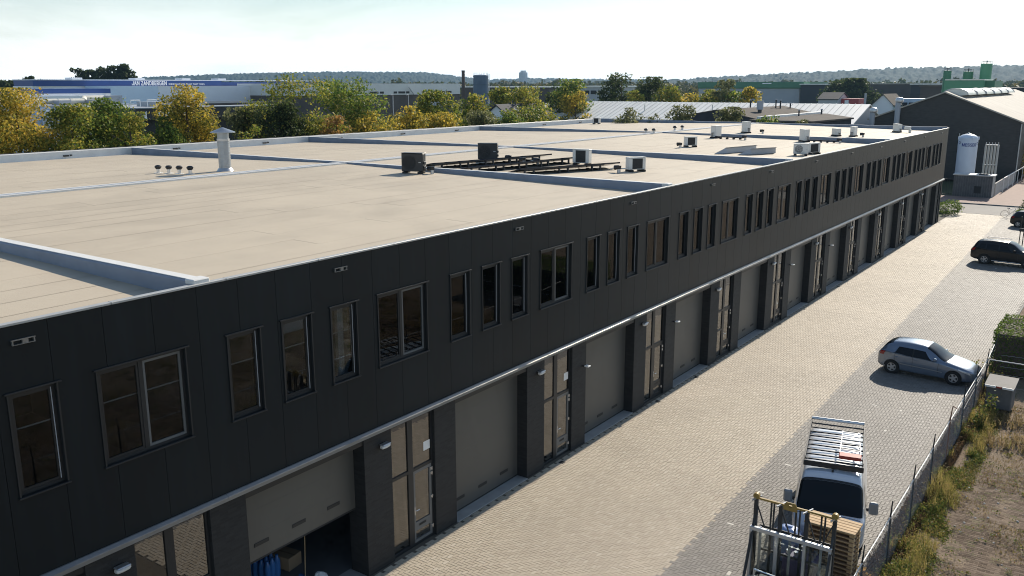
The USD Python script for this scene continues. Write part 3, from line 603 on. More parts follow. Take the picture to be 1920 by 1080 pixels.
# ================================================================== THINGS ON THE ROOF
def ac_unit(pl, pr, h, style, label, group, depth=0.36):
    """outdoor air conditioning unit standing between two base points on the roof; front faces the yard side"""
    (xa, ya), (xb, yb) = pl, pr; w = math.hypot(xb - xa, yb - ya); yaw = math.atan2(yb - ya, xb - xa)
    z = min(rz(xa), rz(xb)) - 0.0
    t = thing('air_conditioner', label, 'air conditioner', ((xa + xb) / 2, (ya + yb) / 2, z), yaw, group)
    col = 'ac_black' if style == 'black' else 'ac_white'
    if style == 'side': bw, bd = max(0.34, w * 0.62), 0.85
    else: bw, bd = w, depth
    f = 0.11
    c = MB(); c.cbox(-bw / 2, bw / 2, 0.0, bd, f, h, 0.025); c.build('casing', col, t)
    lid = MB(); lid.cbox(-bw / 2 - 0.012, bw / 2 + 0.012, -0.012, bd + 0.012, h + 0.001, h + 0.025, 0.01); lid.build('lid', col, t)
    for q in ((-0.32, 0.32) if style != 'side' else (0.0,)):
        fb = MB()
        if style == 'side':
            for yy in (0.12, bd - 0.12): MB().cbox(-bw / 2 - 0.1, bw / 2 + 0.1, yy - 0.06, yy + 0.06, 0.0, 0.108, 0.02).build('rubber_foot', 'rubber', t)
        else:
            fb.cbox(q * bw / 0.9 - 0.08, q * bw / 0.9 + 0.08, -0.12, bd + 0.12, 0.0, 0.108, 0.02); fb.build('rubber_foot', 'rubber', t)
    if style in ('black', 'fan'):
        cxx = -bw * 0.14; r = min(h - f, bw) * 0.39; czz = f + (h - f) * 0.5
        g_ = MB()
        for rr in np.linspace(0.25, 1.0, 5):
            g_.lathe([(r * rr - 0.007, -0.006), (r * rr + 0.007, -0.006), (r * rr + 0.007, 0.006), (r * rr - 0.007, 0.006)], 24)
        for a in range(8): g_.bar((0.05 * math.cos(a * PI / 4), 0.05 * math.sin(a * PI / 4), 0), (r * math.cos(a * PI / 4), r * math.sin(a * PI / 4), 0), 0.01, 0.01)
        g_.v = [np.stack([v[:, 0] + cxx, v[:, 2] - 0.012, v[:, 1] + czz], 1) for v in g_.v]
        g_.build('fan_grille', 'ac_black' if style == 'black' else 'ac_white', t)
        d = MB(); d.cyl((cxx, -0.001, czz), (cxx, -0.006, czz), r * 0.98, n=24); d.build('fan_opening', 'slot_dark' if style == 'black' else 'fin_dark', t)
        MB().cbox(bw * 0.30, bw * 0.42, -0.008, -0.001, czz - 0.01, czz + 0.02, 0.002).build('badge', 'alu', t)
    if style == 'fin':
        m = MB(); m.box(-bw * 0.30, bw * 0.30, -0.006, -0.001, f + 0.04, h - 0.04); m.build('coil', 'slot_dark', t)
        m = MB()
        for zz in np.arange(f + 0.06, h - 0.04, 0.045): m.box(-bw * 0.30, bw * 0.30, -0.013, -0.006, zz, zz + 0.006)
        m.build('coil_guard', 'fin_dark', t)
    if style == 'black':
        for zz in (0.25, 0.45): MB().cbox(bw / 2, bw / 2 + 0.05, 0.08, 0.28, zz, zz + 0.12, 0.01).build('valve_cover', 'dark_steel', t)
    if style == 'side':
        p = MB()
        for q in (-0.05, 0.04): p.tube([(q, -0.005, h * 0.45), (q, -0.09, h * 0.45), (q, -0.1, 0.1)], 0.02, 6)
        p.build('pipe', 'black_plastic', t)
    return t
ACS = [((-27.82, 30.37), (-26.80, 30.69), 0.93, 'black', 'large black air conditioner nearest the camera beside the roof ridge crossing', 'black air conditioners on the roof'),
       ((-28.91, 37.54), (-27.98, 38.01), 0.93, 'black', 'black air conditioner behind the row of dark solar panels', 'black air conditioners on the roof'),
       ((-24.11, 39.30), (-23.19, 39.41), 0.80, 'fin', 'white air conditioner with dark coil at the end of the solar panels', 'white air conditioners on the roof'),
       ((-20.15, 38.04), (-19.65, 38.83), 0.68, 'fin', 'white air conditioner with dark coil alone near the front roof edge', 'white air conditioners on the roof'),
       ((-24.85, 54.70), (-24.27, 55.28), 0.66, 'fin', 'small white air conditioner with black coil beyond the second upstand', 'white air conditioners on the roof'),
       ((-27.38, 64.45), (-26.68, 64.34), 0.92, 'side', 'tall narrow white air conditioner seen end on with long pipe run', 'white air conditioners on the roof'),
       ((-27.64, 72.51), (-27.19, 73.01), 0.95, 'side', 'tall white air conditioner standing right at the end of the ridge line', 'white air conditioners on the roof'),
       ((-49.39, 84.58), (-48.61, 84.72), 0.66, 'fin', 'small dark faced air conditioner in the far left roof corner', 'white air conditioners on the roof'),
       ((-17.23, 53.29), (-16.42, 53.57), 0.70, 'fan', 'white air conditioner with round fan facing the camera at the roof edge', 'white air conditioners on the roof'),
       ((-16.79, 54.73), (-16.34, 55.69), 0.66, 'fin', 'white air conditioner with black coil right behind the one with the fan', 'white air conditioners on the roof'),
       ((-20.45, 65.33), (-20.04, 65.75), 0.90, 'side', 'tall white air conditioner near the front edge with a low pipe run', 'white air conditioners on the roof'),
       ((-20.65, 74.24), (-20.26, 74.65), 0.60, 'side', 'low white air conditioner, left of a close pair far along the roof', 'white air conditioners on the roof'),
       ((-19.74, 74.75), (-19.32, 74.74), 0.80, 'side', 'taller white air conditioner, right of a close pair far along the roof', 'white air conditioners on the roof'),
       ((-18.08, 84.01), (-17.76, 84.36), 0.72, 'side', 'last white air conditioner near the far front corner of the roof', 'white air conditioners on the roof')]
for a in ACS: ac_unit(*a)
t = thing('pipe_cover', 'white sloping pipe cover beside the last air conditioner at the far corner', 'pipe cover', (-17.3, 84.6, rz(-17.3)))
MB().cbox(-0.35, 0.15, -0.15, 0.15, 0.28, 0.55, 0.03).build('hood', 'ac_white', t); MB().cbox(0.0, 0.2, -0.12, 0.12, 0.01, 0.29, 0.02).build('leg', 'ac_white', t)
# black pipe outlets with hoods
def gooseneck(x, y, label, h=0.34, ang=PI, flex=None):
    t = thing('pipe_outlet', label, 'pipe outlet', (x, y, rz(x)), ang, 'roof pipe outlets')
    MB().cyl((0, 0, 0), (0, 0, h * 0.62), 0.085, n=10).build('base_pipe', 'alu', t, smooth=40)
    c = MB(); c.cyl((0, 0, h * 0.55), (0, 0, h), 0.1, 0.12, n=10); c.cyl((0, 0, h * 0.8), (0.22, 0, h * 0.7), 0.10, 0.12, n=10); c.build('hood', 'black_plastic', t, smooth=40)
    if flex: 
        p = MB(); p.tube([(0.2, 0, h * 0.68), (0.45, 0.02, h * 0.5), flex], 0.03, 6); p.build('flexible_pipe', 'ac_white', t)
for x, y, lab, fl in ((-26.55, 31.05, 'black hooded pipe outlet right of the nearest black air conditioner', (0.4, 0.3, .3)), (-27.35, 38.25, 'black hooded pipe outlet at the foot of the second black air conditioner', None), (-26.12, 37.79, 'black hooded pipe outlet in the middle of the solar panel rows', None), (-25.32, 37.9, 'black hooded pipe outlet just right of another among the solar panels', (-.3, .9, .3)),
                  (-20.35, 37.4, 'black hooded pipe outlet left of the lone air conditioner near the roof edge', (-0.3, -0.3, .2)), (-24.75, 53.7, 'small dark pipe outlet left of the small air conditioner', None), (-24.4, 64.2, 'black pipe outlet at the right end of the long pipe run', None), (-18.1, 66.3, 'black pipe outlet at the right end of the low pipe run', None),
                  (-26.3, 73.1, 'curved dark pipe outlet right of the tall air conditioner at the ridge end', None), (-18.7, 74.9, 'curved dark pipe outlet right of the far pair of air conditioners', None)):
    gooseneck(x, y, lab, flex=fl)
for i, (x, y, lab) in enumerate(((-33.3, 65.6, 'left of two black capped vents near the far ridge crossing'), (-32.75, 65.9, 'right of two black capped vents near the far ridge crossing'), (-33.3, 71.0, 'left of two black capped vents beyond the far ridge crossing'), (-33.2, 72.3, 'right of two black capped vents beyond the far ridge crossing'))):
    t = thing('roof_vent', lab, 'roof vent', (x, y, rz(x)), 0, 'black capped vents on the ridge')
    MB().cyl((0, 0, 0), (0, 0, 0.28), 0.09, n=10).build('pipe', 'alu', t, smooth=40); MB().lathe([(0, 0.27), (0.16, 0.27), (0.17, 0.36), (0.1, 0.44), (0, 0.45)], 12).build('cap', 'black_plastic', t, smooth=40)
for i, (x, y) in enumerate(((-36.81, 23.81), (-36.18, 23.94), (-35.55, 24.05), (-34.88, 24.14))):
    lab = ['first', 'second', 'third', 'last'][i] + ' from the left of four small black capped vents near the flue'
    if i == 0:
        v0 = t = thing('cable_vent', lab, 'roof vent', (x, y, rz(x)), 0, 'four small vents left of the flue')
        MB().cyl((0, 0, 0), (0, 0, 0.21), 0.085, n=12).build('pipe', 'chrome', t, smooth=40)
        MB().lathe([(0, 0.2), (0.10, 0.2), (0.15, 0.28), (0.15, 0.32), (0.09, 0.37), (0, 0.38)], 12).build('cap', 'black_plastic', t, smooth=40)
        MB().cyl((0, 0, 0.0), (0, 0, 0.025), 0.2, n=14).build('collar', 'roof_grey_light', t)
    else: dup(v0, lab, (x, y, rz(x)))
# galvanised flue
t = thing('flue_pipe', 'tall galvanised steel flue with a conical cap on the roof ridge', 'flue', (-34.85, 26.0, rz(-34.85)))
MB().lathe([(0.40, 0), (0.33, 0.10), (0.285, 0.16)], 20).build('base_flashing', 'alu', t, smooth=50)
b = MB(); b.lathe([(0.275, 0.1), (0.275, 1.42)], 24); b.build('pipe', 'galv', t, smooth=50)
b = MB()
for zz in np.arange(0.22, 1.4, 0.11): b.lathe([(0.276, zz), (0.281, zz + 0.012), (0.276, zz + 0.024)], 24)
b.build('spiral_seam', 'galv', t, smooth=50)
MB().lathe([(0.285, 1.40), (0.29, 1.43), (0.29, 1.5), (0.27, 1.5)], 24).build('band', 'alu', t, smooth=40)
MB().lathe([(0.262, 1.5), (0.262, 1.78)], 24).build('louvre', 'galv', t, smooth=50)
MB().lathe([(0.0, 2.02), (0.56, 1.80), (0.56, 1.77), (0.0, 1.80)], 24).build('cap', 'galv', t, smooth=20)
# solar panels on low frames, the high edge towards the yard
def solar_row(p0, p1, n, label):
    (xa, ya), (xb, yb) = p0, p1; Ln = math.hypot(xb - xa, yb - ya); yaw = math.atan2(yb - ya, xb - xa)
    t = thing('solar_panel_row', label, 'solar panels', (xa, ya, min(rz(xa), rz(xb)) + 0.005), yaw, 'rows of solar panels between the air conditioners')
    ww = Ln / n
    for i in range(n):
        u0, u1 = i * ww + 0.01, (i + 1) * ww - 0.01
        m = MB(); q = [(u0, 0, 0.36), (u1, 0, 0.36), (u1, 1.15, 0.10), (u0, 1.15, 0.10)]
        m.add(q + [(x, y, z - 0.04) for x, y, z in q], [(0, 1, 2, 3), (4, 7, 6, 5), (0, 4, 5, 1), (1, 5, 6, 2), (2, 6, 7, 3), (3, 7, 4, 0)]); m.build('solar_panel', 'solar_blue', t)
        f = MB(); uc = u0 + 0.25
        for du in (0, 0.52): f.cbox(uc + du - 0.04, uc + du + 0.04, 0.03, 0.11, 0.0, 0.318, 0.008)
        f.box(uc - 0.04, uc + 0.56, 0.02, 0.12, 0.0, 0.035); f.cbox(uc - 0.04, uc + 0.56, 0.03, 0.10, 0.235, 0.318, 0.008); f.bar((uc, 0.07, 0.03), (uc, 1.1, 0.03), 0.06, 0.05); f.bar((uc + .52, 0.07, 0.03), (uc + .52, 1.1, 0.03), 0.06, 0.05)
        f.build('support_foot', 'dark_steel', t)
    r = MB(); r.bar((0.0, 0.012, 0.30), (Ln, 0.012, 0.30), 0.02, 0.03); r.build('front_rail', 'dark_steel', t)
solar_row((-27.65, 32.2), (-26.2, 40.6), 5, 'rearmost row of dark solar panels on low black frames')
solar_row((-25.35, 32.2), (-24.2, 40.2), 5, 'middle row of dark solar panels on low black frames')
solar_row((-23.1, 33.2), (-21.1, 38.9), 3, 'front row of dark solar panels, shortest and nearest the roof edge')
# grey folded metal covers lying on the roof
for (p0, p1, lab) in (((-20.9, 50.6), (-20.1, 54.9), 'rear one of two long grey folded metal covers on the roof'), ((-19.6, 50.9), (-18.5, 53.9), 'front one of two long grey folded metal covers on the roof')):
    (xa, ya), (xb, yb) = p0, p1; Ln = math.hypot(xb - xa, yb - ya); t = thing('metal_cover', lab, 'metal cover', (xa, ya, rz(xa)), math.atan2(yb - ya, xb - xa), 'grey metal covers on the roof')
    pr = Polygon([(0.0, 0.02), (0.02, 0.36), (0.0, 0.38), (-0.10, 0.40), (-0.10, 0.375), (0.0, 0.35), (0.55, 0.06), (0.55, 0.02)])
    m = MB().extr(pr, 0.9, Ln, lambda v: np.stack([v[:, 2], v[:, 0], v[:, 1]], 1)); m.build('cover', 'metal_grey', t)
    m = MB(); m.add([(0, 0.25, 0.03), (0.9, -0.1, 0.03), (0.9, 0.55, 0.03), (0.9, 0.0, 0.36), (0.9, 0.5, 0.06)], [(0, 1, 3), (0, 3, 4), (0, 4, 2), (0, 2, 1), (1, 2, 4), (1, 4, 3)]); m.build('tapered_end', 'metal_grey', t)
    MB().cbox(Ln - 0.5, Ln - 0.1, 0.02, 0.5, 0.0, 0.04, 0.01).build('foot', 'dark_steel', t)
# pipe runs on little blocks
for (xa, ya, xb, yb, lab) in ((-26.6, 64.3, -24.6, 64.25, 'dark pipe run on blocks from the tall end on air conditioner'), (-20.0, 65.6, -18.3, 66.2, 'low dark pipe run on blocks near the front roof edge')):
    t = thing('pipe_run', lab, 'pipe run', (xa, ya, rz(xa)), math.atan2(yb - ya, xb - xa)); Ln = math.hypot(xb - xa, yb - ya)
    MB().tube([(-0.2, 0, 0.16), (Ln, 0, 0.13)], 0.045, 6).build('pipe', 'dark_steel', t)
    for q in np.linspace(0.25, Ln - 0.2, 4): MB().cbox(q - 0.08, q + 0.08, -0.1, 0.1, 0, 0.10, 0.02).build('support_block', 'rubber', t)

# ================================================================== CARS
def qspline(ctrl, n):
    """clamped quadratic B-spline through the control polygon"""
    c = np.asarray(ctrl, float); m = len(c); out = []
    t = np.linspace(0, m - 2 - 1e-9, n); i = np.floor(t).astype(int); u = (t - i)[:, None]
    a, b, d = c[i], c[i + 1], c[i + 2]
    a_ = np.where((i == 0)[:, None], a, (a + b) / 2); d_ = np.where((i == m - 3)[:, None], d, (b + d) / 2)
    return (1 - u) ** 2 * a_ + 2 * u * (1 - u) * b + u ** 2 * d_
class CarShape:
    """x runs from the front bumper (0) to the tail; every parameter is a smooth curve over x"""
    KEYS = ('zb', 'zbelt', 'ztop', 'wb', 'wbelt', 'wtop')
    def __init__(s, L, rows):
        s.L = L; a = np.array(rows, float); s.x = a[:, 0]; s.a = a[:, 1:]
    def par(s, x): 
        from scipy.interpolate import PchipInterpolator
        if not hasattr(s, 'f'): s.f = PchipInterpolator(s.x, s.a)
        return s.f(np.clip(x, s.x[0], s.x[-1]))
    NV = 41
    def section(s, x):
        zb, ze, zt, wb, we, wt = s.par(x)
        c = [(0, zb), (wb * 0.75, zb), (wb * 0.98, zb + 0.03), (wb * 1.0, zb + 0.35 * (ze - zb)), (we * 1.01, zb + 0.75 * (ze - zb)), (we, ze), (we * 0.965, ze + 0.04 * (zt - ze)), (wt + (we - wt) * 0.45, ze + (zt - ze) * 0.55), (wt, zt - 0.05 * min(1, (zt - ze) * 2 + .3)), (wt * 0.82, zt), (wt * 0.4, zt + 0.02), (0, zt + 0.025)]
        return qspline(c, s.NV)
    def pt(s, x, v):
        """v in 0..1 around half a section (0 bottom centre, 1 roof centre); negative v: other side"""
        q = s.section(x); t = abs(v) * (s.NV - 1); i = min(int(t), s.NV - 2); u = t - i; p = q[i] * (1 - u) + q[i + 1] * u
        return np.array([x, p[0] * (1 if v >= 0 else -1), p[1]])
    def mesh(s, nx=70):
        xs = s.x[0] + (s.x[-1] - s.x[0]) * (0.5 - 0.5 * np.cos(np.linspace(0, PI, nx)))
        xs = np.unique(np.concatenate([xs, np.linspace(s.x[0], s.x[-1], nx)]))
        V = []
        for x in xs:
            q = s.section(x); r = np.concatenate([q, (q * [-1, 1])[-2:0:-1]]); V.append(np.column_stack([np.full(len(r), x), r]))
        n = len(V[0]); V = np.array(V); k = len(xs); v = V.reshape(-1, 3); f = []
        i = np.arange(n); j = (i + 1) % n
        for a in range(k - 1): f += [np.stack([a * n + i, a * n + j, (a + 1) * n + j], 1), np.stack([a * n + i, (a + 1) * n + j, (a + 1) * n + i], 1)]
        v = np.vstack([v, V[0].mean(0), V[-1].mean(0)]); e0, e1 = k * n, k * n + 1
        f += [np.stack([np.full(n, e0), j, i], 1), np.stack([np.full(n, e1), (k - 1) * n + i, (k - 1) * n + j], 1)]
        t = trimesh.Trimesh(v, np.vstack(f), process=True); t.fix_normals(); return t
    def patch(s, corners, nu=10, nv=6, off=0.006):
        """surface patch bounded by corner (x, v) pairs: (x0,v0) (x1,v0) (x1',v1) (x0',v1)"""
        (a, b, c, d) = [np.array(q, float) for q in corners]; P = []
        for i in range(nv + 1):
            for j in range(nu + 1):
                u, w = j / nu, i / nv; xv = (1 - w) * ((1 - u) * a + u * b) + w * ((1 - u) * d + u * c); P.append(s.pt(xv[0], xv[1]))
        P = np.array(P).reshape(nv + 1, nu + 1, 3); du = np.gradient(P, axis=1); dv = np.gradient(P, axis=0); n = np.cross(du, dv); n /= np.linalg.norm(n, axis=2, keepdims=True) + 1e-12
        ctr_ = np.array([s.L / 2, 0, 0.7]); sg = np.sign(((P - ctr_) * n * [0.3, 1, 1]).sum()); P = P + sg * n * off
        f = [(i * (nu + 1) + j, i * (nu + 1) + j + 1, (i + 1) * (nu + 1) + j + 1, (i + 1) * (nu + 1) + j) for i in range(nv) for j in range(nu)]
        if sg < 0: f = [q[::-1] for q in f]
        return MB().add(P.reshape(-1, 3), f)
def wheel(t, x, y, r, w, rim):
    tw = thing_part = None
    b = MB(); b.lathe([(r * 0.62, -w / 2), (r * 0.9, -w / 2), (r, -w / 2 + 0.035), (r, w / 2 - 0.035), (r * 0.9, w / 2), (r * 0.62, w / 2), (r * 0.62, -w / 2)], 28)
    b.v = [np.stack([v[:, 0] + x, v[:, 2] + y, v[:, 1] + r], 1) for v in b.v]
    wp = b.build('wheel', 'rubber', t, smooth=40)
    sgn = -1 if y < 0 else 1
    q = MB(); yo = y + sgn * (w / 2 - 0.03)
    q.cyl((x, yo - sgn * 0.06, r), (x, yo - sgn * 0.03, r), r * 0.60, n=24)
    q.build('rim_back', 'slot_dark', wp)
    q = MB()
    for a in range(5):
        an = a * 2 * PI / 5 + 0.3; q.bar((x, yo, r), (x + r * 0.6 * math.sin(an), yo, r + r * 0.6 * math.cos(an)), 0.035, 0.075)
    q.lathe([(r * 0.55, -0.02), (r * 0.64, -0.02), (r * 0.64, 0.02), (r * 0.55, 0.02), (r * 0.55, -0.02)], 28, (0, 0, 0)); q.v[-1] = np.stack([q.v[-1][:, 0] + x, q.v[-1][:, 2] + yo, q.v[-1][:, 1] + r], 1)
    q.cyl((x, yo - 0.03, r), (x, yo + 0.03, r), 0.06, n=12); q.build('rim', rim, wp)
def car(t, C, body, wheels, r, track, rim='alu', extra=None):
    shell = C.mesh(); M = manifold3d.Manifold(manifold3d.Mesh(np.array(shell.vertices, np.float32), np.array(shell.faces, np.uint32)))
    if M.num_vert() == 0: print('body not manifold')
    arches = MB()
    for x in wheels:
        cyl = manifold3d.Manifold.cylinder(3.0, r * 1.14, circular_segments=36, center=True).rotate((90, 0, 0)).translate((x, 0, r * 1.02)); M = M - cyl
        for y in (-1, 1):
            cb = MB(); cb.cyl((x, y * (track - 0.28), r * 1.02), (x, y * (track - 0.06), r * 1.02), r * 1.135, n=28); arches.merge(cb)
    m = M.to_mesh(); tm = trimesh.Trimesh(m.vert_properties[:, :3], m.tri_verts, process=True)
    put('body', tm, body, t, smooth=28)
    arches.build('wheel_arch', 'slot_dark', t)
    for x in wheels:
        for y in (-1, 1): wheel(t, x, y * (track - 0.11), r, 0.20, rim)
def vsides(C, t, name, m, corners, **k):
    for sg in (1, -1): C.patch([(x, v * sg) for x, v in corners], **k).build(name, m, t, smooth=True)
VB, VG0, VG1 = 0.40, 0.475, 0.665      # section positions: belt, glass bottom, glass top

# silver hatchback, nose at the fence
HB = CarShape(4.03, [(0.0, 0.30, 0.55, 0.58, 0.48, 0.46, 0.30), (0.12, 0.20, 0.62, 0.68, 0.70, 0.68, 0.52), (0.45, 0.18, 0.70, 0.80, 0.82, 0.81, 0.66), (1.0, 0.18, 0.80, 0.93, 0.85, 0.85, 0.70), (1.28, 0.18, 0.85, 1.0, 0.855, 0.855, 0.66), (1.75, 0.18, 0.90, 1.30, 0.86, 0.86, 0.60), (2.1, 0.18, 0.92, 1.43, 0.86, 0.86, 0.58), (2.7, 0.18, 0.94, 1.455, 0.86, 0.86, 0.575), (3.3, 0.19, 0.98, 1.42, 0.855, 0.85, 0.56), (3.62, 0.21, 1.0, 1.33, 0.83, 0.82, 0.53), (3.85, 0.26, 0.98, 1.08, 0.76, 0.75, 0.50), (3.98, 0.32, 0.86, 0.90, 0.66, 0.65, 0.46), (4.03, 0.38, 0.74, 0.76, 0.55, 0.54, 0.40)])
t = thing('hatchback', 'silver blue five door hatchback parked with its nose against the mesh fence', 'car', (-4.62, 40.87, 0.0), PI - math.radians(4.5))
car(t, HB, 'car_silver', (0.80, 3.33), 0.305, 0.85)
HB.patch([(1.12, -0.70), (1.12, 0.70), (2.02, 0.78), (2.02, -0.78)], 14, 8) if False else None
def span_patch(C, x0, x1, v0, v1, n=16, m=8, off=0.006, xmid0=None):
    """patch over the centre line: windscreen, bonnet, roof or rear window; v0 at x0, v1 at x1"""
    P = []
    for i in range(m + 1):
        w = i / m; v = v0 + (v1 - v0) * w
        for j in range(n + 1):
            u = j / n * 2 - 1; vv = 1 - (1 - v) * abs(u); xx = x0 + (x1 - x0) * w + (0 if xmid0 is None else xmid0 * (1 - u * u) * (1 - w)); P.append(C.pt(xx, vv if u >= 0 else -vv))
    P = np.array(P).reshape(m + 1, n + 1, 3); du = np.gradient(P, axis=1); dv = np.gradient(P, axis=0); nn = np.cross(du, dv); nn /= np.linalg.norm(nn, axis=2, keepdims=True) + 1e-12
    sg = np.sign(nn[..., 2].sum()); P = P + sg * nn * off
    f = [(i * (n + 1) + j, i * (n + 1) + j + 1, (i + 1) * (n + 1) + j + 1, (i + 1) * (n + 1) + j) for i in range(m) for j in range(n)]
    if sg < 0: f = [q[::-1] for q in f]
    return MB().add(P.reshape(-1, 3), f)
span_patch(HB, 1.22, 1.98, 0.70, 0.76, xmid0=-0.12).build('windscreen', 'car_glass', t, smooth=True)
span_patch(HB, 3.42, 3.84, 0.76, 0.70).build('rear_window', 'car_glass', t, smooth=True)
vsides(HB, t, 'side_window', 'car_glass', [(1.62, VG0), (2.46, VG0), (2.46, VG1), (2.02, VG1)])
vsides(HB, t, 'side_window', 'car_glass', [(2.52, VG0), (3.28, VG0 + 0.02), (3.12, VG1), (2.52, VG1)])
vsides(HB, t, 'tail_light', 'tail_red', [(3.72, 0.36), (3.90, 0.36), (3.86, 0.46), (3.62, 0.46)], nu=5, nv=4, off=0.012)
vsides(HB, t, 'headlight', 'head_clear', [(0.16, 0.36), (0.62, 0.42), (0.66, 0.50), (0.22, 0.46)], nu=6, nv=4, off=0.01)
vsides(HB, t, 'side_strip', 'van_grey', [(1.25, 0.27), (3.0, 0.27), (3.0, 0.285), (1.25, 0.285)], nv=2, off=0.012)
for sg in (1, -1):
    m = MB(); m.cbox(1.50, 1.64, sg * 0.88 - 0.09, sg * 0.88 + 0.09, 0.92, 1.05, 0.04); m.build('wing_mirror', 'car_silver', t)
    for xx in (2.38, 3.18): m = MB(); m.cbox(xx - 0.1, xx + 0.05, sg * 0.862 - 0.02, sg * 0.862 + 0.02, 0.80, 0.835, 0.012); m.build('door_handle', 'car_silver', t)
def shut_lines(C, t, xs, v0=0.24, v1=0.47):
    for x in xs: vsides(C, t, 'shut_line', 'slot_dark', [(x, v0), (x + 0.014, v0), (x + 0.014, v1), (x, v1)], nu=1, nv=10, off=0.004)
shut_lines(HB, t, (1.42, 2.47, 3.22)); span_patch(HB, 1.13, 1.15, 0.66, 0.66, m=1, off=0.005).build('bonnet_line', 'slot_dark', t)
vsides(HB, t, 'lower_bumper', 'van_grey', [(3.62, 0.14), (3.96, 0.14), (3.96, 0.20), (3.62, 0.20)], nu=4, nv=2, off=0.008)
vsides(HB, t, 'window_trim', 'slot_dark', [(1.58, VG0 - 0.022), (3.32, VG0 - 0.010), (3.32, VG0 + 0.004), (1.60, VG0 - 0.004)], nu=12, nv=1, off=0.005)
vsides(HB, t, 'pillar', 'slot_dark', [(2.44, VG0), (2.54, VG0), (2.54, VG1), (2.44, VG1)], nu=2, nv=6, off=0.004)
MB().cbox(4.03, 4.045, -0.26, 0.26, 0.50, 0.61, 0.004).build('number_plate', 'yellow_plate', t)
MB().cyl((3.2, 0, 1.44), (3.45, 0, 1.66), 0.006, n=5).build('aerial', 'black_plastic', t)
MB().cbox(-0.012, 0.02, -0.28, 0.28, 0.36, 0.46, 0.005).build('front_grille', 'slot_dark', t)

# black suv
SV = CarShape(4.65, [(0.0, 0.38, 0.70, 0.74, 0.55, 0.52, 0.35), (0.12, 0.26, 0.80, 0.88, 0.76, 0.74, 0.58), (0.5, 0.24, 0.90, 1.0, 0.90, 0.88, 0.74), (1.15, 0.24, 0.98, 1.12, 0.93, 0.92, 0.76), (1.45, 0.24, 1.02, 1.2, 0.935, 0.93, 0.72), (2.0, 0.24, 1.06, 1.56, 0.94, 0.935, 0.66), (2.4, 0.24, 1.08, 1.66, 0.94, 0.935, 0.65), (3.2, 0.24, 1.10, 1.69, 0.94, 0.93, 0.64), (3.9, 0.26, 1.14, 1.66, 0.93, 0.92, 0.62), (4.25, 0.30, 1.16, 1.56, 0.90, 0.88, 0.58), (4.5, 0.36, 1.10, 1.20, 0.84, 0.82, 0.54), (4.62, 0.42, 0.96, 1.0, 0.74, 0.72, 0.48), (4.65, 0.5, 0.8, 0.82, 0.6, 0.58, 0.4)])
t = thing('suv', 'black sport utility car with roof rails parked across the grey paving', 'car', (-4.75, 70.65, 0), PI - math.radians(5))
car(t, SV, 'car_black', (0.92, 3.66), 0.36, 0.93)
span_patch(SV, 1.42, 2.28, 0.70, 0.76, xmid0=-0.12).build('windscreen', 'car_glass', t, smooth=True)
span_patch(SV, 4.1, 4.46, 0.76, 0.70).build('rear_window', 'car_glass', t, smooth=True)
vsides(SV, t, 'side_window', 'car_glass', [(1.85, VG0), (2.75, VG0), (2.75, VG1), (2.30, VG1)])
vsides(SV, t, 'side_window', 'car_glass', [(2.82, VG0), (3.62, VG0), (3.58, VG1), (2.82, VG1)])
vsides(SV, t, 'side_window', 'car_glass', [(3.70, VG0 + .02), (4.15, VG0 + 0.05), (4.0, VG1), (3.68, VG1)])
vsides(SV, t, 'tail_light', 'tail_red', [(4.36, 0.36), (4.56, 0.36), (4.50, 0.46), (4.28, 0.46)], nu=5, nv=4, off=0.012)
vsides(SV, t, 'headlight', 'head_clear', [(0.18, 0.36), (0.6, 0.42), (0.64, 0.49), (0.22, 0.45)], nu=6, nv=4, off=0.01)
for sg in (1, -1):
    MB().cbox(1.72, 1.88, sg * 0.98 - 0.1, sg * 0.98 + 0.1, 1.08, 1.24, 0.04).build('wing_mirror', 'car_black', t)
    MB().tube([(2.35, sg * 0.60, 1.70), (2.45, sg * 0.60, 1.76), (3.85, sg * 0.59, 1.76), (3.95, sg * 0.59, 1.69)], 0.02, 6).build('roof_rail', 'alu', t)
    MB().cbox(1.4, 3.2, sg * 0.945 - 0.015, sg * 0.945 + 0.015, 0.30, 0.35, 0.01).build('sill_trim', 'chrome', t)

shut_lines(SV, t, (1.55, 2.78, 3.64)); MB().cbox(4.655, 4.67, -0.26, 0.26, 0.80, 0.91, 0.004).build('number_plate', 'yellow_plate', t)
# dark car further along, only its tail in view
t = thing('estate_car', 'dark car far along the yard with only its tail in view', 'car', (-5.2, 90.9, 0), PI - math.radians(4))
car(t, HB, 'car_black', (0.80, 3.33), 0.305, 0.85)
span_patch(HB, 3.42, 3.84, 0.76, 0.70).build('rear_window', 'car_glass', t, smooth=True)
span_patch(HB, 1.22, 1.98, 0.70, 0.76, xmid0=-0.12).build('windscreen', 'car_glass', t, smooth=True)
vsides(HB, t, 'side_window', 'car_glass', [(1.62, VG0), (2.46, VG0), (2.46, VG1), (2.02, VG1)])
vsides(HB, t, 'side_window', 'car_glass', [(2.52, VG0), (3.28, VG0 + 0.02), (3.12, VG1), (2.52, VG1)])
vsides(HB, t, 'tail_light', 'tail_red', [(3.72, 0.36), (3.90, 0.36), (3.86, 0.46), (3.62, 0.46)], nu=5, nv=4, off=0.012)

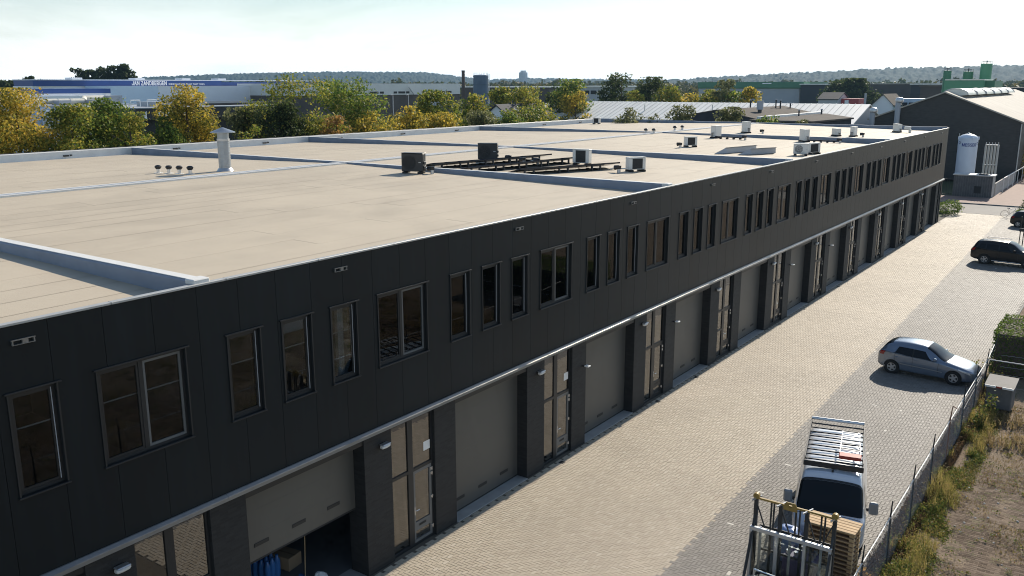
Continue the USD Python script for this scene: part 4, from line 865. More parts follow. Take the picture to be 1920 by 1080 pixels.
# white van with roof rack, facing the camera
VN = CarShape(4.75, [(0.0, 0.36, 0.62, 0.66, 0.62, 0.60, 0.45), (0.10, 0.28, 0.78, 0.90, 0.82, 0.80, 0.62), (0.35, 0.26, 0.92, 1.02, 0.92, 0.91, 0.76), (0.52, 0.26, 1.0, 1.10, 0.945, 0.935, 0.80), (0.80, 0.26, 1.06, 1.48, 0.95, 0.945, 0.79), (1.05, 0.26, 1.10, 1.80, 0.95, 0.945, 0.78), (1.25, 0.26, 1.12, 1.92, 0.95, 0.945, 0.78), (1.7, 0.26, 1.12, 1.965, 0.95, 0.945, 0.79), (3.5, 0.28, 1.12, 1.97, 0.95, 0.945, 0.80), (4.5, 0.30, 1.12, 1.95, 0.945, 0.94, 0.79), (4.68, 0.33, 1.10, 1.90, 0.93, 0.92, 0.77), (4.75, 0.36, 1.05, 1.70, 0.90, 0.88, 0.72)])
VA = math.atan2(-0.97, 0.235)            # heading of the nose
t = thing('van', 'light grey van facing the camera with a black roof rack and large mirrors', 'van', (-5.70, 22.66, 0), VA + PI)
car(t, VN, 'van_white', (0.82, 3.85), 0.32, 0.94, rim='dark_steel')
span_patch(VN, 0.53, 1.00, 0.655, 0.70, n=24, m=10, xmid0=-0.07, off=0.008).build('windscreen', 'car_glass', t, smooth=True)
span_patch(VN, 1.003, 1.05, 0.70, 0.71, n=20, m=2, off=0.009).build('screen_header', 'black_plastic', t, smooth=True)
vsides(VN, t, 'side_window', 'car_glass', [(1.0, VG0), (1.9, VG0), (1.9, VG1 - 0.02), (1.35, VG1 - 0.02)])
vsides(VN, t, 'headlight', 'head_clear', [(0.10, 0.36), (0.40, 0.42), (0.42, 0.50), (0.14, 0.46)], nu=6, nv=4, off=0.01)
MB().cbox(-0.01, 0.06, -0.45, 0.45, 0.50, 0.66, 0.01).build('front_grille', 'slot_dark', t)
for sg in (1, -1):
    m = MB(); m.cbox(0.80, 0.92, sg * 1.12 - 0.12, sg * 1.12 + 0.12, 1.06, 1.42, 0.04); mm = m.build('wing_mirror', 'van_grey', t)
    MB().bar((0.92, sg * 0.95, 1.15), (0.88, sg * 1.05, 1.2), 0.06, 0.08).build('mirror_arm', 'black_plastic', mm)
MB().cbox(1.25, 1.33, -0.03, 0.03, 1.95, 2.02, 0.02).build('roof_aerial', 'black_plastic', t)
for yy in (-0.3, 0.25): MB().bar((0.66, yy - 0.25, 1.24), (0.63, yy + 0.25, 1.19), 0.02, 0.02).build('wiper', 'black_plastic', t)
MB().cbox(0.80, 0.90, -0.62, -0.30, 1.16, 1.165, 0.001).build('dashboard_paper', 'sticker', t) if False else None
shut_lines(VN, t, (1.02, 1.98)); span_patch(VN, 0.40, 0.415, 0.66, 0.66, m=1, off=0.005).build('bonnet_line', 'slot_dark', t)
# rack belongs to the van; the step ladder lies on it
rk = MB(); zr_ = 2.12
for sg in (-1, 1):
    rk.tube([(1.5, sg * 0.77, zr_ + 0.10), (4.65, sg * 0.77, zr_ + 0.10)], 0.016, 6); rk.tube([(1.5, sg * 0.77, zr_), (4.65, sg * 0.77, zr_)], 0.014, 6)
    for xx in np.linspace(1.55, 4.6, 5): rk.tube([(xx, sg * 0.77, 1.94), (xx, sg * 0.77, zr_ + 0.10)], 0.014, 6)
rkp = rk.build('roof_rack', 'dark_steel', t)
for xx in np.linspace(1.62, 4.5, 9): MB().cbox(xx - 0.022, xx + 0.022, -0.77, 0.77, zr_ - 0.02, zr_ + 0.02, 0.008).build('rack_bar', 'dark_steel', rkp)
MB().cbox(1.40, 1.46, -0.80, 0.80, zr_ - 0.14, zr_ + 0.02, 0.015).build('wind_deflector', 'black_plastic', rkp)
MB().cyl((4.62, -0.77, zr_ + 0.13), (4.62, 0.77, zr_ + 0.13), 0.05, n=10).build('roller', 'alu', rkp)
# step ladder on the rack
ca, sa = math.cos(VA + PI), math.sin(VA + PI)
def vloc(x, y, z): return (-5.70 + ca * x - sa * y, 22.66 + sa * x + ca * y, z)
t = thing('step_ladder', 'white step ladder with a red foot lying on the van roof rack', 'ladder', vloc(1.95, -0.42, 2.24), VA + PI)
for a, b in (((0, -0.28), (1.5, -0.19)), ((0, 0.28), (1.5, 0.25))): MB().bar((a[0], a[1], 0.0), (b[0], b[1], 0.12), 0.03, 0.06).build('side_rail', 'white_paint', t)
for q in np.linspace(0.25, 1.4, 6): MB().cbox(q - 0.03, q + 0.03, -0.25, 0.25, 0.02 + q * 0.08, 0.045 + q * 0.08, 0.006).build('step', 'white_paint', t)
MB().cbox(-0.30, 0.02, -0.30, 0.30, -0.03, 0.07, 0.02).build('red_foot', 'red_plastic', t)

# ================================================================== BESIDE THE VAN
# stack of pallets with boards on top
t = thing('pallet_stack', 'stack of wooden pallets with pale boards on top in front of the van', 'pallets', (-5.40, 21.72, 0), math.radians(-1))
z = 0.0
for i in range(11):
    for k in range(3): MB().cbox(-0.6, 0.6, -0.02 + k * 0.27, 0.09 + k * 0.27, z, z + 0.022, 0.004).build('bottom_board', 'wood_dark', t)
    for bx_ in (-0.55, 0, 0.55):
        for k in range(2): MB().cbox(bx_ - 0.06, bx_ + 0.06, 0.0 + k * 0.52, 0.12 + k * 0.52, z + 0.0225, z + 0.10, 0.006).build('pallet_block', 'wood', t)
    for k in range(4): MB().cbox(-0.6, 0.6, -0.02 + k * 0.175, 0.10 + k * 0.175, z + 0.1005, z + 0.122, 0.004).build('deck_board', 'wood', t)
    z += 0.1235
for k in range(5): MB().cbox(-0.66, 0.64, -0.06 + k * 0.15, 0.075 + k * 0.15, z + 0.002, z + 0.05, 0.008).build('loose_board', 'wood', t)
# crate of bottles and blue bags between the rack and the van
t = thing('blue_bag', 'large pale blue plastic bag standing left of the pallets', 'bag', (-6.5, 21.9, 0))
ic = trimesh.creation.icosphere(3); v = np.array(ic.vertices); v = np.sign(v) * np.abs(v) ** 0.6; v = v * [0.36, 0.28, 0.5] * (1 + 0.16 * (meshkit.noise(v * 3.3, 2) - 0.5))[:, None] + [0, 0, 0.5]
MB().add(v, ic.faces).build('bag', 'blue_bag', t, smooth=True); MB().cbox(-0.12, 0.1, -0.06, 0.06, 0.96, 1.04, 0.03).build('knot', 'blue_bag', t)
t = thing('crate', 'dark purple crate with bright cans between the blue bag and the pallets', 'crate', (-5.95, 21.35, 0))
MB().cbox(-0.42, 0.42, -0.3, 0.3, 0, 0.62, 0.02).build('box', 'purple_crate', t)
for i in range(4):
    for k in range(3): MB().cyl((-0.3 + i * 0.2, -0.18 + k * 0.18, 0.62), (-0.3 + i * 0.2, -0.18 + k * 0.18, 0.74), 0.055, n=10).build('can', 'chrome', t)
# glass stillage: steel gantry with yellow beam, framed panes standing in it
SX0, SX1, SY = -6.93, -4.98, 20.45
t = thing('glass_stillage', 'tall dark steel transport rack with a yellow lifting beam holding framed panes', 'rack', ((SX0 + SX1) / 2, SY, 0))
hw = (SX1 - SX0) / 2
bm = MB(); bm.bar((-hw, 0.0, 2.30), (hw, 0.0, 2.30), 0.045, 0.05); bmp = bm.build('lifting_beam', 'yellow_steel', t)
pl = MB().extr(Polygon([(-0.17, 0), (0.17, 0), (0.17, 0.12), (0.11, 0.22), (-0.11, 0.22), (-0.17, 0.12)]).difference(Polygon([(0.045 * math.cos(a), 0.13 + 0.045 * math.sin(a)) for a in np.linspace(0, 2 * PI, 12)[:-1]])), -0.012, 0.012, lambda v: np.stack([v[:, 0] - 0.1, v[:, 2] - 0.035, v[:, 1] + 2.20], 1)); pl.build('lifting_eye', 'yellow_steel', bmp)
for sx in (-hw, hw): MB().cyl((sx, -0.05, 2.36), (sx, 0.05, 2.36), 0.08, n=12).build('end_eye', 'yellow_steel', bmp)
for i, xx in enumerate((-hw, -hw * 0.35, hw * 0.32, hw)):
    MB().cbox(xx - 0.045, xx + 0.045, -0.05, 0.05, 0.05, 2.26, 0.01).build('post', 'dark_steel', t)
    MB().bar((xx - 0.06, -0.16, 2.28), (xx + 0.08, 0.16, 2.31), 0.03, 0.04).build('hook', 'alu', t)
for i, (a, b) in enumerate(((-hw, -hw * 0.7), (-hw * 0.35, -hw * 0.05), (hw * 0.32, hw * 0.6), (hw, hw * 0.7))):
    MB().bar((a, 0, 2.2), (b, 0.0, 1.45), 0.025, 0.03).build('brace', 'dark_steel', t)
for xx in (-hw * 0.62, -hw * 0.55, hw * 0.02, hw * 0.12, hw * 0.66, hw * 0.75): MB().cbox(xx - 0.02, xx + 0.02, 0.05, 0.09, 1.40, 2.26, 0.005).build('rod', 'dark_steel', t)
MB().cbox(-hw - 0.1, hw + 0.1, -0.75, 0.35, 0.0, 0.12, 0.02).build('base_frame', 'dark_steel', t)
for sx in (-hw, hw): MB().bar((sx, -0.7, 0.12), (sx, 0.0, 1.9), 0.06, 0.06).build('raking_leg', 'dark_steel', t)
t2 = thing('glazed_frame', 'wide aluminium frame with three clear panes leaning on the steel rack', 'window frame', ((SX0 + SX1) / 2 - 0.02, SY - 0.16, 0.13))
for (x0, x1, z0, z1, nm) in ((-hw - .05, hw + .05, 1.36, 1.46, 'top_rail'), (-hw - .05, hw + .05, 0.0, 0.08, 'bottom_rail'), (-hw - .05, -hw + 0.03, 0.081, 1.359, 'stile'), (hw - 0.03, hw + .05, 0.081, 1.359, 'stile'), (-hw * 0.38, -hw * 0.38 + 0.08, 0.081, 1.359, 'mullion'), (hw * 0.34, hw * 0.34 + 0.07, 0.081, 1.359, 'mullion')):
    MB().cbox(x0, x1, -0.05, 0.05, z0, z1, 0.01).build(nm, 'alu', t2)
for (x0, x1) in ((-hw + 0.031, -hw * 0.38 - 0.001), (-hw * 0.38 + 0.081, hw * 0.34 - 0.001), (hw * 0.34 + 0.071, hw - 0.031)): MB().box(x0, x1, -0.012, -0.004, 0.081, 1.359).build('pane', 'sheet_glass', t2)
rf = thing('spare_frames', 'dark metal window frames stacked behind the front glazed frame', 'window frames', ((SX0 + SX1) / 2, SY + 0.2, 0.13))
for k, xx in enumerate(np.linspace(-0.9, 0.9, 8)): MB().cbox(xx - 0.03, xx + 0.03, 0.02 * (k % 3), 0.05 + 0.02 * (k % 3), 0.0, 1.30, 0.006).build('upright', 'dark_steel' if k % 3 else 'metal_grey', rf)
for zz in (0.02, 0.62, 1.26): MB().cbox(-0.95, 0.95, 0.075, 0.11, zz, zz + 0.06, 0.006).build('cross_rail', 'dark_steel', rf)
t = thing('tool_trolley', 'low dark trolley with a chrome handle seen through the glazed frame', 'trolley', (-6.2, 19.75, 0.0))
MB().cbox(-0.4, 0.4, -0.3, 0.3, 0.15, 0.5, 0.03).build('box', 'dark_steel', t); MB().tube([(-0.35, -0.28, 0.5), (-0.35, -0.28, 0.9), (0.35, -0.28, 0.86), (0.35, -0.28, 0.5)], 0.02, 6).build('handle', 'chrome', t)
for sx in (-0.3, 0.3): MB().cyl((sx, -0.25, 0.08), (sx, -0.2, 0.08), 0.08, n=12).build('caster', 'rubber', t)
t = thing('crumpled_sheet', 'crumpled grey white protective sheet beside the trolley behind the glazed frame', 'sheet', (-5.35, 19.8, 0.0))
v = np.array(ic.vertices) * [0.36, 0.28, 0.42]; v = v * (1 + 0.5 * (meshkit.noise(np.array(ic.vertices) * 4, 5) - 0.5))[:, None] + [0, 0, 0.36]
MB().add(v, ic.faces).build('fabric', 'offwhite', t, smooth=60); MB().cbox(-.2, .2, -.1, .1, 0.74, 0.78, 0.01).build('strap', 'sticker', t)
# ================================================================== FENCE, WEEDS, HEDGE AND SMALL THINGS ON THE RIGHT
XF, ZF = -4.2, 1.55
t = thing('mesh_fence', 'long galvanised wire mesh fence with spiked posts along the grey paving', 'fence')
ys = [11.8 + 2.765 * i for i in range(11)]          # ... 39.45
for i, y in enumerate(ys):
    p = MB(); p.cyl((XF, y, 0), (XF, y, ZF), 0.026, n=8)
    lean = -0.03 if i != 7 else 0.16
    p.cyl((XF, y, ZF), (XF + 0.02, y + lean, 2.03), 0.024, 0.014, n=7)
    if i == 7: p.cyl((XF + 0.02, y + lean, 2.03), (XF + 0.2, y + lean - 0.1, 1.98), 0.014, n=6)
    p.build('post', 'rust' if i in (7,) else 'post_dark', t)
MB().tube([(XF, 9.0, ZF), (XF, 39.45, ZF)], 0.019, 8).build('top_rail', 'wire', t)
w = MB(); pitch = 0.085
for k in range(int(32 / pitch)):
    y0 = 8.0 + k * pitch
    for sg in (1, -1):
        a = np.array([XF + 0.01 * sg, y0, 0.04]); b = np.array([XF + 0.01 * sg, y0 + sg * 1.48, 1.52])
        if min(a[1], b[1]) > 9 and max(a[1], b[1]) < 39.4: w.cyl(a, b, 0.0011, n=3, caps=False)
w.build('wire_mesh', 'wire', t, kind='stuff')
t = thing('side_fence', 'short wire fence with thin rails running right from the corner post', 'fence')
MB().tube([(XF, 39.5, ZF), (4.0, 39.5, ZF)], 0.024, 8).build('top_rail', 'wire', t)
for x in (-1.4, 1.4): MB().cyl((x, 39.5, 0), (x, 39.5, ZF), 0.028, n=8).build('post', 'dark_steel', t)
for zz in (0.5, 1.0): MB().tube([(XF, 39.52, zz), (4.0, 39.52, zz)], 0.006, 5).build('wire', 'wire', t)
for q in (0.2, 0.45, 0.7): MB().tube([(XF + 0.3, 41.2, ZF - q), (4.0, 41.6, ZF - q)], 0.006, 5).build('wire', 'wire', t)
MB().tube([(XF, 39.5, ZF), (XF - 0.02, 41.3, 1.72)], 0.022, 8).build('brace', 'wire', t)
MB().tube([(XF - 0.25, 40.9, 0.2), (XF - 0.1, 41.7, 1.1), (XF, 42.4, 1.98)], 0.02, 6).build('bent_rod', 'dark_steel', t)
# long low bars lying along the inside of the fence by the car
t = thing('steel_bars', 'two long thin steel bars leaning along the fence by the silver car', 'bars')
for q in (0.0, 0.16): MB().tube([(XF - 0.35 - q, 35.9, 0.05), (XF - 0.12 - q * 0.3, 39.2, 0.85)], 0.018, 6).build('bar', 'dark_steel', t)

def leaves(P, N, size, rng, aspect=0.6, flat=None):
    """one quad per point, random turn; flat: preferred normal"""
    n = len(P); d = rng.normal(size=(n, 3)) + (N if N is not None else 0)
    d /= np.linalg.norm(d, axis=1, keepdims=True); a = np.cross(d, rng.normal(size=(n, 3))); a /= np.linalg.norm(a, axis=1, keepdims=True) + 1e-9; b = np.cross(d, a)
    s = np.asarray(size) * rng.uniform(0.6, 1.3, n); s = s[:, None]
    v = np.stack([P - a * s * 0.5, P - b * s * aspect * 0.5 + a * s * 0.05, P + a * s * 0.5, P + b * s * aspect * 0.5 + a * s * 0.05], 1)
    f = np.array([(0, 1, 2), (0, 2, 3)])[None] + 4 * np.arange(n)[:, None, None]
    return v.reshape(-1, 3), f.reshape(-1, 3)
def blades(P, h, rng, w=0.012, bend=0.35):
    n = len(P); a = rng.uniform(0, 2 * PI, n); d = np.stack([np.cos(a), np.sin(a), 0 * a], 1); s = np.stack([-np.sin(a), np.cos(a), 0 * a], 1) * w
    h = np.asarray(h)[:, None]; up = np.array([0, 0, 1.0]); m = P + up * h * 0.55 + d * h * bend * 0.3; e = P + up * h * 0.95 + d * h * bend
    v = np.stack([P - s, P + s, m + s * 0.8, m - s * 0.8, e], 1)
    f = np.array([(0, 1, 2), (0, 2, 3), (3, 2, 4)])[None] + 5 * np.arange(n)[:, None, None]
    return v.reshape(-1, 3), f.reshape(-1, 3)
rngw = np.random.default_rng(21)
def strip(n, x0, x1, y0, y1, thr=None, seed=1, sc=0.6):
    P = np.column_stack([rngw.uniform(x0, x1, n), rngw.uniform(y0, y1, n), np.full(n, -0.02)])
    if thr is not None: P = P[meshkit.fbm(P * sc + 7.3, 3, seed) > thr]
    return P
# dead leaves and straw at the foot of the fence
P = strip(24000, -4.62, -3.95, 11, 42, None); h = 0.10 + 0.42 * rngw.random(len(P)) * meshkit.noise(P * 1.3, 2)
m = MB(); m.add(*blades(P, h, rngw, 0.01, 0.7), per=5); Q = P.copy(); Q[:, 2] += rngw.uniform(0, 0.24, len(Q)); m.add(*leaves(Q, None, 0.085, rngw), per=4)
tag(m.build('dry_weeds', 'weed_dead'), 'dry brown weeds and leaves along the foot of the mesh fence', 'weeds', kind='stuff')
# green and yellow weeds behind the fence: patches of leafy plants, with taller pale stalks between them
P = strip(16500, -4.35, -3.2, 11, 40.5, 0.49, 4, 1.1); edge = np.clip((-3.25 - P[:, 0] + 0.35 * (meshkit.noise(P * 0.9, 31) - 0.5)) / 0.55, 0.08, 1)
hh = (0.10 + 0.95 * meshkit.fbm(P * [1.6, 1.1, 1] + 3, 3, 9) ** 2) * edge * rngw.uniform(0.4, 1.15, len(P))
m = MB(); m.add(*blades(P, hh, rngw, 0.010, 0.35), per=5)
rep = 5; Q = np.repeat(P, rep, 0); Q[:, 2] += np.repeat(hh, rep) * rngw.uniform(0.1, 1.0, len(Q)); Q[:, :2] += rngw.normal(0, 0.07, (len(Q), 2)); m.add(*leaves(Q, [0, 0, 0.5], 0.062, rngw, 0.45), per=4)
tag(m.build('weeds', 'weed'), 'patchy green weeds growing in a band behind the mesh fence', 'weeds', kind='stuff')
P = strip(11000, -4.2, -3.3, 11, 40.5, 0.50, 40, 0.8); hh = (0.25 + 0.75 * meshkit.noise(P * [1.5, 0.7, 1], 17)) * rngw.uniform(0.4, 1.1, len(P)) * np.clip((-3.2 - P[:, 0]) / 0.5, 0.2, 1)
m = MB(); m.add(*blades(P, hh, rngw, 0.008, 0.28), per=5); Q = np.repeat(P, 2, 0); Q[:, 2] += np.repeat(hh, 2) * rngw.uniform(0.6, 1.0, len(Q)); Q[:, :2] += rngw.normal(0, 0.05, (len(Q), 2)); m.add(*leaves(Q, None, 0.045, rngw, 0.5), per=4)
tag(m.build('dry_stalks', 'stalk'), 'tall yellow grass stalks standing among the weeds behind the fence', 'grass', kind='stuff')
# worn old brick paving of the field, half buried in dirt
rgo = np.random.default_rng(44); ob = []
for j, y0 in enumerate(np.arange(11, 37, 0.1052)):
    for x0 in np.arange(-3.62 + 0.105 * (j % 2), 2.6, 0.21): ob.append((x0, x0 + 0.21, y0, y0 + 0.1052))
ob = np.array(ob); keep_ = meshkit.fbm(np.column_stack([ob[:, 0], ob[:, 2], 0 * ob[:, 0]]) * 0.55, 4, 8) < 0.60
v, f = brick_mesh(ob[keep_], rgo); v[:, 2] += -0.016 + 0.016 * (meshkit.fbm(v * [1.1, 1.1, 0], 3, 2) - 0.5)
tag(MB().add(v, f, per=12).build('old_paving', 'old_paver'), 'worn brown brick paving half buried in dirt behind the fence', 'paving', kind='stuff')
# short grass and sprigs over the field
P = strip(60000, -3.6, 9, 11, 40, 0.50, 6, 0.8); h = 0.03 + 0.07 * rngw.random(len(P))
m = MB(); m.add(*blades(P, h, rngw, 0.010, 0.9), per=5); tag(m.build('field_grass', 'straw'), 'thin straw coloured grass scattered over the bare field', 'grass', kind='stuff')
P = strip(1500, -3.3, 6, 11, 39, 0.46, 12, 1.5); m = MB(); rep = 22; Q = np.repeat(P, rep, 0); rr = np.repeat(rngw.uniform(0.02, 0.17, len(P)) ** 1.0, rep); Q = Q + rngw.normal(size=Q.shape) * rr[:, None] * [1, 1, 0.45]; Q[:, 2] = np.abs(Q[:, 2]) + 0.01
m.add(*leaves(Q, [0, 0, 1.2], 0.055, rngw), per=4); tag(m.build('field_sprigs', 'weed'), 'small green sprigs dotted over the bare brown field', 'weeds', kind='stuff')
# stones
P = strip(1500, -3.5, 9, 11, 39, 0.45, 15, 1.0); m = MB(); ic0 = trimesh.creation.icosphere(0)
for p in P[:500]: m.add(np.array(ic0.vertices) * rngw.uniform(0.015, 0.05) * [1, 1.2, 0.6] + p + [0, 0, 0.01], ic0.faces)
tag(m.build('stones', 'concrete'), 'small pale stones lying on the bare field', 'stones', kind='stuff')
# long grass patch beside the bin
P = np.column_stack([rngw.uniform(-3.4, 2, 2600), rngw.uniform(33.6, 37.2, 2600), np.zeros(2600)]); P = P[meshkit.fbm(P * 0.9, 3, 3) > 0.42]; h = rngw.uniform(0.15, 0.45, len(P))
m = MB(); m.add(*blades(P, h, rngw, 0.012, 0.5), per=5); Q = P + [0, 0, 1] * (h * 0.6)[:, None]; m.add(*leaves(Q, None, 0.07, rngw), per=4); tag(m.build('tall_grass', 'straw'), 'patch of taller dry grass in front of the grey bin', 'grass', kind='stuff')
# saplings along the fence by the car
def sapling(name, x, y, h, label, m='weed', n=60):
    t = thing(name, label, 'plant', (x, y, 0)); s_ = MB(); rg = np.random.default_rng(int(abs(x * 100 + y * 10)))
    Q = []
    for k in range(3):
        e = np.array([rg.normal(0, 0.12), rg.normal(0, 0.12), h * rg.uniform(0.75, 1)]); s_.cyl((0, 0, 0), e, 0.012, 0.005, n=5); u = rg.uniform(0.3, 1, n // 3)[:, None]; Q.append(u * e + rg.normal(0, 0.09, (n // 3, 3)))
    s_.build('stem', 'bark', t); MB().add(*leaves(np.vstack(Q), [0, 0, 0.5], 0.12, rg), per=4).build('foliage', m, t)
sapling('sapling', -4.75, 41.6, 1.0, 'young leafy sapling in front of the nose of the silver car', 'weed', 70)
sapling('sapling', -3.6, 36.6, 1.1, 'yellow green young plant left of the grey bin', 'weed', 110)
sapling('sapling', -3.75, 35.4, 0.9, 'bushy young plant behind the fence below the grey bin', 'weed', 110)
sapling('sapling', -4.5, 21.2, 0.75, 'reddish young plant at the fence foot beside the pallets', 'leaf_rust', 110)
sapling('sapling', -4.55, 20.4, 0.6, 'green young plant at the fence foot nearest the camera', 'weed', 110)
# grey waste bin
t = thing('waste_bin', 'weathered grey waste container with a sloped lid behind the fence corner', 'waste bin', (-3.47, 38.1, 0), math.radians(-2))
MB().cbox(-0.46, 0.46, -0.42, 0.45, 0.10, 0.98, 0.03).build('container', 'weathered_bin', t)
l = MB(); q = [(-0.52, -0.5, 0.985), (0.52, -0.5, 0.985), (0.52, 0.48, 1.16), (-0.52, 0.48, 1.16)]; l.add(q + [(x, y, z + 0.07) for x, y, z in q], [(0, 3, 2, 1), (4, 5, 6, 7), (0, 1, 5, 4), (1, 2, 6, 5), (2, 3, 7, 6), (3, 0, 4, 7)]); l.build('lid', 'weathered_bin', t)
for x0, x1 in ((-0.50, -0.12), (0.10, 0.50)): MB().cbox(x0, x1, -0.545, -0.505, 0.98, 1.06, 0.01).build('lid_rim', 'white_paint', t)
MB().cbox(-0.1, 0.08, -0.53, -0.504, 0.99, 1.05, 0.01).build('label_plate', 'red_plastic', t)
for x in (-0.38, 0.38): MB().cyl((x - 0.03, -0.3, 0.08), (x + 0.03, -0.3, 0.08), 0.08, n=12).build('wheel', 'rubber', t)
# clipped hedge
def hedge(name, label, x0, x1, y0, y1, h, leaf, dens=260, seed=1, wob=0.06):
    t = thing(name, label, 'hedge', ((x0 + x1) / 2, (y0 + y1) / 2, 0)); rg = np.random.default_rng(seed); a, b = (x1 - x0) / 2, (y1 - y0) / 2
    MB().cbox(-a + 0.12, a - 0.12, -b + 0.12, b - 0.12, 0, h - 0.12, 0.1).build('branches', 'bark', t)
    P, N = [], []
    for (n_, ar, f) in (((0, 0, 1), 4 * a * b, lambda u, v: (u * a, v * b, 0 * u + h)), ((0, -1, 0), 2 * a * h, lambda u, v: (u * a, 0 * u - b, (v + 1) / 2 * h)), ((0, 1, 0), 2 * a * h, lambda u, v: (u * a, 0 * u + b, (v + 1) / 2 * h)), ((-1, 0, 0), 2 * b * h, lambda u, v: (0 * u - a, u * b, (v + 1) / 2 * h)), ((1, 0, 0), 2 * b * h, lambda u, v: (0 * u + a, u * b, (v + 1) / 2 * h))):
        n = int(ar * dens); u, v = rg.uniform(-1, 1, n), rg.uniform(-1, 1, n); p = np.column_stack(f(u, v)); p = p - np.array(n_) * np.abs(rg.normal(0, 0.05, n))[:, None] + np.array(n_) * (wob * (meshkit.noise(p * 2.1, seed) - 0.5) * 2)[:, None]; P.append(p); N.append(np.tile(np.array(n_) * 0.7, (n, 1)))
    MB().add(*leaves(np.vstack(P), np.vstack(N), leaf, rg, 0.7), per=4).build('foliage', 'hedge_leaf', t)
hedge('hedge', 'square clipped green hedge behind the wire fence corner', -4.45, 3.0, 42.7, 46.6, 1.95, 0.085)
hedge('hedge', 'low green hedge strip by the street end of the yard', -9.3, -4.0, 94.5, 97.2, 0.9, 0.12, 90, 4)
def shrub(name, label, x, y, r, h, m, n, leaf, seed, cat='shrub', z=0.0, sparse=0.0):
    t = thing(name, label, cat, (x, y, z)); rg = np.random.default_rng(seed); s_ = MB()
    for k in range(7):
        a = rg.uniform(0, 2 * PI); s_.cyl((0, 0, 0), (r * 0.6 * math.cos(a), r * 0.6 * math.sin(a), h * rg.uniform(0.5, 0.95)), 0.025, 0.008, n=5)
    s_.build('stem', 'bark', t); d = rg.normal(size=(n, 3)); d /= np.linalg.norm(d, axis=1, keepdims=True); rad = rg.uniform(0.5, 1.0, n) ** 0.5
    P = d * rad[:, None] * [r, r, h * 0.55] * (0.75 + 0.5 * meshkit.noise(d * 2.2 + seed, 3))[:, None] + [0, 0, h * 0.5]; P = P[P[:, 2] > 0.02]
    MB().add(*leaves(P, d[:len(P)] * 0.4, leaf, rg, 0.6), per=4).build('foliage', m, t)
shrub('shrub', 'bright green low shrub at the far corner of the dark building', -15.3, 96.2, 1.35, 1.25, 'hedge_leaf', 1500, 0.16, 31)
shrub('shrub', 'bare dark shrub standing just behind the clipped hedge', -3.2, 48.6, 1.3, 1.5, 'leaf_dark', 260, 0.12, 32)
shrub('shrub', 'dark leafy shrub at the right edge by the street', -8.6, 99.6 - 2.2, 0.8, 1.7, 'leaf_dark', 500, 0.14, 33)
shrub('shrub', 'small dark bush at the right edge beyond the black car', -5.4, 66.5 + 7.5, 0.6, 0.9, 'leaf_dark', 300, 0.1, 34)
t = thing('signpost', 'thin two legged post standing between the two black cars', 'post', (-7.25, 80.2, 0))
for x in (-0.12, 0.12): MB().cyl((x, 0, 0), (x, 0, 2.3), 0.035, n=8).build('leg', 'dark_steel', t)
MB().cbox(-0.2, 0.2, -0.03, 0.03, 1.1, 1.35, 0.01).build('plate', 'dark_steel', t)
t = thing('parked_bicycle', 'grey bicycle parked on the pavement near the low hedge strip', 'bicycle', (-9.9, 97.4 - 0.6, 0.0), math.radians(8))
for x in (-0.52, 0.52):
    q = MB(); q.lathe([(0.31, -0.015), (0.34, -0.015), (0.34, 0.015), (0.31, 0.015), (0.31, -0.015)], 22); q.v = [np.stack([v[:, 0] + x, v[:, 2], v[:, 1] + 0.34], 1) for v in q.v]; q.build('wheel', 'rubber', t)
MB().tube([(-0.52, 0, 0.34), (-0.1, 0, 0.30), (-0.22, 0, 0.85), (0.38, 0, 0.8), (-0.1, 0, 0.30)], 0.02, 6).build('frame', 'alu', t); MB().tube([(0.52, 0, 0.34), (0.38, 0, 0.8), (0.34, 0, 1.0)], 0.018, 6).build('fork', 'alu', t)
MB().tube([(0.28, -0.28, 1.02), (0.34, 0, 1.0), (0.28, 0.28, 1.02)], 0.015, 6).build('handlebar', 'dark_steel', t); MB().cbox(-0.36, -0.12, -0.07, 0.07, 0.88, 0.94, 0.02).build('saddle', 'rubber', t)

# ================================================================== BUILDINGS ACROSS THE STREET
def gable_house(t, x0, x1, y0, y1, ze, zr, wall, roof, axis='y', ov=0.3, xr=None, th=0.18):
    """walls with gables and two roof slabs; ridge along axis"""
    if axis == 'y':
        xm = (x0 + x1) / 2 if xr is None else xr; P = Polygon([(x0, 0), (x1, 0), (x1, ze), (xm, zr), (x0, ze)]); fn = lambda v: np.stack([v[:, 0], v[:, 2], v[:, 1]], 1); MB().extr(P, y0, y1, fn).build('wall', wall, t)
        for e in (x0, x1):
            s = np.sign(e - xm); k = (zr - ze) / abs(e - xm); ex = e + s * ov; q = [(xm, y0 - ov, zr + 0.01), (ex, y0 - ov, ze - k * ov + 0.01), (ex, y1 + ov, ze - k * ov + 0.01), (xm, y1 + ov, zr + 0.01)]
            MB().add(q + [(a, b, c + th) for a, b, c in q], [(0, 1, 2, 3), (4, 7, 6, 5), (0, 4, 5, 1), (1, 5, 6, 2), (2, 6, 7, 3), (3, 7, 4, 0)]).build('roof', roof, t)
    else:
        ym = (y0 + y1) / 2 if xr is None else xr; P = Polygon([(y0, 0), (y1, 0), (y1, ze), (ym, zr), (y0, ze)]); fn = lambda v: np.stack([v[:, 2], v[:, 0], v[:, 1]], 1); MB().extr(P, x0, x1, fn).build('wall', wall, t)
        for e in (y0, y1):
            s = np.sign(e - ym); k = (zr - ze) / abs(e - ym); ey = e + s * ov; q = [(x0 - ov, ym, zr + 0.01), (x0 - ov, ey, ze - k * ov + 0.01), (x1 + ov, ey, ze - k * ov + 0.01), (x1 + ov, ym, zr + 0.01)]
            MB().add(q + [(a, b, c + th) for a, b, c in q], [(0, 1, 2, 3), (4, 7, 6, 5), (0, 4, 5, 1), (1, 5, 6, 2), (2, 6, 7, 3), (3, 7, 4, 0)]).build('roof', roof, t)
